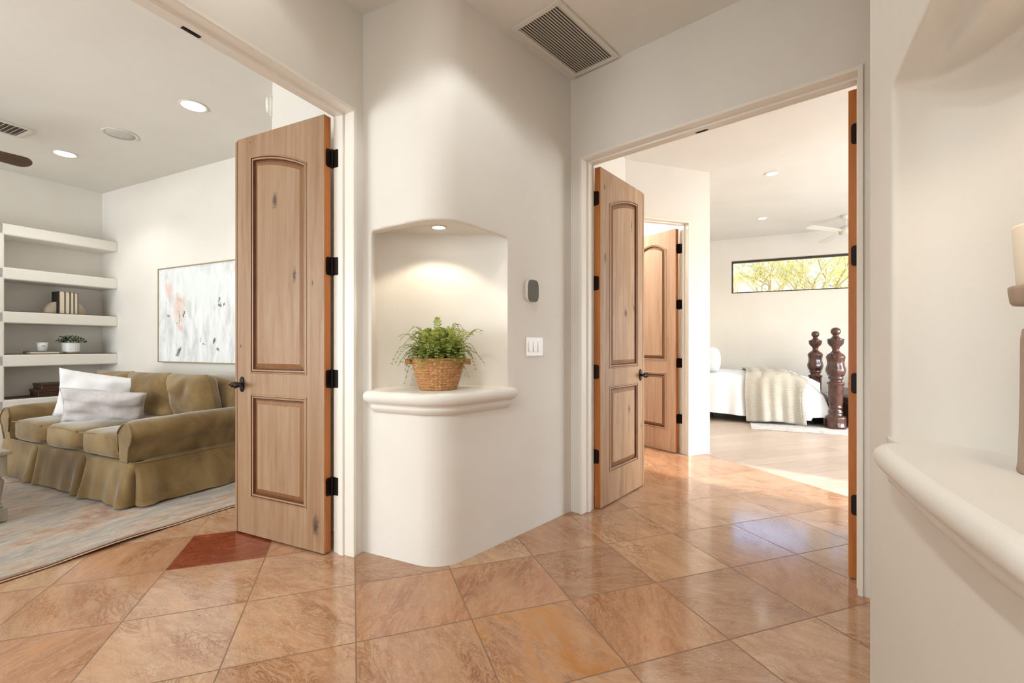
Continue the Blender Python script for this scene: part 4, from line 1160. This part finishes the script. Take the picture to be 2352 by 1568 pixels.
d = root('coffee_table', 'grey-washed wooden coffee table corner at the left edge', 'table', P('A', .70, 4.79, .016), AN_A)
X, Y = .60, .56
m = MB(); m.box(-X, X, -Y, Y, .428, .452); m.build('tabletop', M['greywash'], parent=d, bevel=.004)
for sx in (-1, 1):
    for sy in (-1, 1):
        m = MB(); cx, cy = sx*(X-.06), sy*(Y-.06); h_ = .042
        m.box(cx-h_, cx+h_, cy-h_, cy+h_, .29, .428); m.box(cx-h_, cx+h_, cy-h_, cy+h_, 0, .085)
        m.lathe([(.03, .085), (.034, .095), (.022, .105), (.028, .115), (.021, .122), (.031, .19), (.038, .25), (.036, .266), (.022, .276), (.030, .284), (.034, .291)], 24, T=Matrix.Translation((cx, cy, 0)))
        m.build('leg', M['greywash'], parent=d, bevel=.002, seg=1)
for sx in (-1, 1):
    m = MB(); m.box(sx*(X-.055)-.012, sx*(X-.055)+.012, -Y+.1, Y-.1, .33, .428); m.build('apron', M['greywash'], parent=d)
    m = MB(); m.box(-X+.1, X-.1, sx*(Y-.055)-.012, sx*(Y-.055)+.012, .33, .428); m.build('apron', M['greywash'], parent=d)

def fan(name, label, loc, zc, rz, L, bw, nb, bmat, hubmat, pitch, drop=.28):
    d = root(name, label, 'ceiling fan', (loc[0], loc[1], zc), rz)
    m = MB(); m.lathe([(.07, 0), (.07, -.02), (.045, -.05), (.012, -.055)], 28); m.build('canopy', M[hubmat], parent=d, smooth=True)
    m = MB(); m.lathe([(.011, -.05), (.011, -drop+.08)], 12); m.build('downrod', M[hubmat], parent=d)
    m = MB(); m.lathe([(.03, -drop+.09), (.09, -drop+.06), (.105, -drop+.01), (.095, -drop-.04), (.05, -drop-.06), (.002, -drop-.065)], 32); m.build('motor', M[hubmat], parent=d, smooth=True)
    for k in range(nb):
        m = MB(); T = Matrix.Rotation(2*PI*k/nb, 4, 'Z') @ Matrix.Translation((0, 0, -drop)) @ Matrix.Rotation(pitch, 4, 'X')
        n = 10; pts = [(.14, -bw*.36), (L-bw*.5, -bw/2)] + [(L-bw*.5+bw*.5*math.cos(-PI/2+PI*i/n)*.9, bw/2*math.sin(-PI/2+PI*i/n)) for i in range(1, n)] + [(L-bw*.5, bw/2), (.14, bw*.36)]
        m.prism(pts, -.003, .003, T=T); b = m.build('blade', M[bmat], parent=d)
        m = MB(); m.box(.08, .2, -.015, .015, -.006, -.002, T=T); m.build('blade_arm', M[hubmat], parent=b)
    return d
fc = Vector((-4.13, 3.92)) - Vector((.447, .894))*.66
fan('ceiling_fan', 'ceiling fan with a dark walnut blade at the left edge', fc, ZC, math.atan2(.894, .447), .70, .155, 5, 'walnut', 'bronze', R(-18), .295)
fb = Vector((5.40, 7.45))
fan('ceiling_fan', 'white ceiling fan in the bedroom partly hidden by the door edge', fb, 3.26, R(80), .86, .13, 3, 'white_metal', 'white_metal', R(10), .26)

# ------------------------------------------------------------------ bedroom
BD = root('bed', 'carved dark mahogany bed with turned posts', 'bed', (0, 0, .012), AN_A)
post = [(.0, 1.394), (.03, 1.388), (.052, 1.37), (.060, 1.345), (.058, 1.318), (.045, 1.298), (.034, 1.285), (.034, 1.278), (.045, 1.262), (.06, 1.245), (.098, 1.232), (.102, 1.226), (.098, 1.218), (.094, 1.20), (.088, 1.17), (.07, 1.14), (.052, 1.122), (.048, 1.108), (.040, 1.09), (.040, 1.072), (.055, 1.052), (.075, 1.035), (.10, 1.016), (.104, 1.005), (.112, .992), (.117, .984), (.112, .974), (.106, .945), (.098, .91), (.100, .87), (.112, .83), (.117, .80), (.112, .76), (.10, .728), (.082, .712), (.088, .702), (.092, .690), (.084, .676), (.070, .66), (.080, .642), (.108, .628), (.110, .620), (.100, .606), (.094, .590), (.092, .50), (.088, .40), (.084, .33), (.076, .30), (.084, .29), (.076, .278), (.070, .255), (.084, .235), (.088, .215), (.078, .19), (.100, .172), (.122, .160), (.124, .150), (.122, .10), (.122, .045), (.128, .035), (.128, .008), (.122, 0)]
def flute(r, z, a):
    if 1.125 < z < 1.215: return r*(1+.045*math.cos(a*20))
    if .05 < z < .15: return r*(1+.03*math.cos(a*18))
    if .735 < z < .97: return r*(1+.030*math.cos(a*8+1)*math.sin((z-.735)/.235*PI))
    return r
for (s_, t_) in ((7.70, -1.287), (9.44, -1.287)):
    m = MB(); m.lathe(post[::-1], 72, T=Matrix.Translation((s_, t_, 0)), fn=flute); m.build('bedpost', M['mahogany'], parent=BD, smooth=True, recalc=True)
m = MB(); m.box(7.78, 9.36, -1.31, -1.265, .17, .42); m.build('footboard', M['mahogany'], parent=BD, bevel=.01)
for s_ in (7.84, 9.28):
    m = MB(); m.box(s_-.02, s_+.02, -1.25, 1.30, .20, .33); m.build('side_rail', M['mahogany'], parent=BD)
m = MB(); m.box(7.75, 9.4, 1.36, 1.45, 0, 1.5); m.build('headboard', M['mahogany'], parent=BD, bevel=.02)
for (s_, t_) in ((7.98, -1.12), (7.98, .35), (9.1, -1.12)):
    m = MB(); m.box(s_-.05, s_+.05, t_-.06, t_+.06, 0.012, .21); m.build('support_leg', M['black'], parent=BD, bevel=.008)
m = MB(); m.box(7.90, 9.26, -1.2, 1.3, .20, .26); m.build('slat_base', M['black'], parent=BD)
m = MB(); m.sup((8.57, .06, .46), (.76, 1.22, .19), 10, 8); m.build('mattress', M['bedding'], parent=BD, smooth=True)
def ztop(t_):
    if t_ > -.62: z = .722+.006*math.sin(t_*7)
    elif t_ > -1.16: z = .722-.27*((-.62-t_)/.54)**2.1
    else: z = .452-.30*((-1.16-t_)/.11)
    return z
def duvet(off, t0, t1, zh0, folds, swing):
    def fn(u, v):
        t_ = t1+(t0-t1)*v; zt = ztop(t_)+off; zh = min(zh0(t_), zt-.005)
        # cross-section: near hem -> near side -> top -> far hem
        sN, sF = 7.72-off, 9.42+off
        if u < .40:
            q = u/.40; z = zh+(zt-zh)*math.sin(q*PI/2)**.9; s_ = sN+.10*(max(0, q-.6)/.4)**2 + (1-q)*(-swing*.5)
            s_ += (folds*(1-q)**.8)*math.sin(t_*16+math.sin(t_*5)*1.5) + noise.noise(Vector((t_*4, z*4, 0)))*.018*(1-q*.5)
        elif u < .75:
            q = (u-.40)/.35; s_ = sN+.10+(sF-sN-.20)*q; z = zt+.018*math.sin(PI*q)+noise.noise(Vector((t_*3, s_*3, 2)))*.016
        else:
            q = (u-.75)/.25; z = zt-(zt-zh)*q; s_ = sF-.10*(1-q)**2
        return (s_, t_, z)
    return fn
m = MB(); m.grid(duvet(0, -1.268, 1.25, lambda t_: .115+.03*math.sin(t_*2.4)+(.04 if t_ < -1 else 0), .016, .04), 110, 130)
o = m.build('duvet', M['bedding'], fr='A', smooth=True); tag(o, 'white rumpled duvet covering the mahogany bed', 'duvet')
def throwf(u, v):
    base = duvet(.022, -.17, -.93, lambda t_: .045+.012*math.sin(t_*9), .030, .07)
    v2 = v + .02*math.sin(u*9); x = base(u*.92, v2); q = max(0, 1-u/.4)
    return (x[0]-.03*q*abs(math.sin(v*15+.6))**2, x[1]-(q*.01)+.02*math.sin(u*12)*(v < .05), x[2]+.014*abs(math.sin(v*13))*(u > .3))
m = MB(); m.grid(throwf, 120, 90)
o = m.build('throw_blanket', M['knit'], fr='A', smooth=True); tag(o, 'cream ribbed knit blanket draped over the side of the bed', 'blanket')
so = o.modifiers.new('thick', 'SOLIDIFY'); so.thickness = .012; so.offset = 1
o = root('bed_pillow', 'pale grey cushion standing at the head end of the bed', 'cushion', P('A', 7.98, .34, .925), AN_A+R(0))
T = Matrix.Rotation(R(18), 4, 'Y')
m = MB(); pillow(m, .46, .46, .0001, T); m = MB(); m.sup((0, 0, 0), (.20, .17, .20), 2.8, 12, T=T); m.build('cushion_cover', M['bed_pillow'], parent=o, smooth=True)
m = MB(); m.tube([T @ Vector((.196*math.cos(a), 0, .198*math.sin(a))) for a in [2*PI*i/48 for i in range(49)]], .005, 6); m.build('piping', M['bed_pillow'], parent=o, smooth=True)
m = MB(); m.box(7.16, 9.9, -3.4, -.235, .002, .012)
o = m.build('rug', M['rug2'], fr='A'); tag(o, 'flat pale grey patterned rug under the foot of the bed', 'rug')
d = root('storage_bench', 'dark brown leather bench at the foot of the bed', 'bench', P('A', 8.65, -1.66, .012), AN_A)
m = MB(); m.box(-.92, .92, -.21, .21, 0, .34); m.build('bench_body', M['leather'], parent=d, bevel=.015)
m = MB(); m.sup((0, 0, .385), (.93, .22, .055), 6, 8); m.build('bench_cushion', M['leather'], parent=d, smooth=True)
d = root('armchair', 'cream rounded tub armchair beyond the foot of the bed', 'chair', P('A', 8.95, -2.60, .012), AN_A+R(20))
m = MB(); m.sup((0, 0, .30), (.33, .34, .17), 5, 10); m.build('seat', M['cream_up'], parent=d, smooth=True)
m = MB(); m.sup((.0, .34, .50), (.34, .10, .44), 3, 12); m.build('backrest', M['cream_up'], parent=d, smooth=True)
for sx in (-1, 1):
    m = MB(); m.sup((sx*.34, .04, .42), (.09, .36, .34), 2.8, 12); m.build('armrest', M['cream_up'], parent=d, smooth=True)
for sx in (-1, 1):
    for sy in (-1, 1):
        m = MB(); m.lathe([(.014, 0), (.02, .14)], 12, T=Matrix.Translation((sx*.26, sy*.26, 0))); m.build('leg', M['mahogany'], parent=d)

# ------------------------------------------------------------------ outside the high window
m = MB(); m.grid(lambda u, v: (10.3+u*60, -45+v*80, -.3+2.05*min(1, u*7)+1.2*u+noise.noise(Vector((u*9, v*14, 0)))*.25), 60, 60)
o = m.build('ground', M['desert'], fr='A', smooth=True); struct(o, 'sunlit pale desert ground outside the bedroom window', 'ground')
m = MB(); m.grid(lambda u, v: (120+v*10, -260+u*400, 4+v*(34+16*noise.noise(Vector((u*5, 0, 3)))+7*noise.noise(Vector((u*19, 0, 5))))), 90, 4)
o = m.build('hill', M['hill'], fr='A', smooth=True); struct(o, 'hazy blue mountain behind the desert trees', 'mountain')
m = MB(); m.box(25.5, 25.9, -2.5, 14, 1.0, 4.55); m.box(25.4, 26, -2.5, 14, 4.55, 4.72)
o = m.build('wall_garden', M['kerb'], fr='A'); struct(o, 'pale garden wall outside the bedroom window', 'wall')
def tree(name, label, s_, t_, z_, hgt, seed, nl, spread):
    d = root(name, label, 'tree', P('A', s_, t_, z_), AN_A, 'desert trees outside the window')
    rn = random.Random(seed); br = MB(); lf = MB()
    def grow(p, dr, L, r, dep):
        pts = [p]; q = p
        for i in range(5):
            dr = (dr + Vector((rn.uniform(-.25, .25), rn.uniform(-.25, .25), rn.uniform(-.06, .16)))).normalized(); q = q+dr*L/5; pts.append(q)
        br.tube(pts, [r*(1-.10*i) for i in range(6)], 4 if dep > 1 else 6)
        if dep < 4:
            for k in range(3 if dep < 3 else 2):
                a = rn.uniform(0, 2*PI); b = pts[rn.choice((2, 3, 4, 5))]
                grow(b, (dr*.6+Vector((math.cos(a), math.sin(a), rn.uniform(.0, .5)))*spread).normalized(), L*rn.uniform(.55, .8), r*.55, dep+1)
        if dep >= 2:
            for k in range(nl):
                b = rn.choice(pts)+Vector((rn.gauss(0, .14), rn.gauss(0, .14), rn.gauss(0, .12)))
                a = Vector((rn.uniform(-1, 1), rn.uniform(-1, 1), rn.uniform(-1, 1))).normalized()*rn.uniform(.03, .07); c = a.cross(Vector((rn.uniform(-1, 1), rn.uniform(-1, 1), 1))).normalized()*.016
                lf.add([b-a, b+c, b+a, b-c], [(0, 1, 2, 3)])
    for k in range(3): grow(Vector((rn.uniform(-.1, .1), rn.uniform(-.1, .1), 0)), Vector((rn.uniform(-.4, .4), rn.uniform(-.4, .4), 1)).normalized(), hgt*.42, .07, 0)
    br.build('trunk', M['bark'], parent=d); lf.build('foliage', M['palo'], parent=d)
tree('desert_tree', 'leafy yellow-green desert tree at the left of the window view', 18.6, .6, 1.6, 3.4, 3, 14, .8)
tree('desert_tree', 'branching bare desert tree in the middle of the window view', 14.6, -1.9, 1.2, 4.2, 8, 16, .6)
tree('desert_tree', 'dense grey-green desert tree at the right of the window view', 18.8, -4.6, 1.5, 4.6, 15, 30, .8)
tree('desert_tree', 'low spreading desert tree behind the other window trees', 22.4, -1.3, 2.0, 4.2, 21, 22, .9)
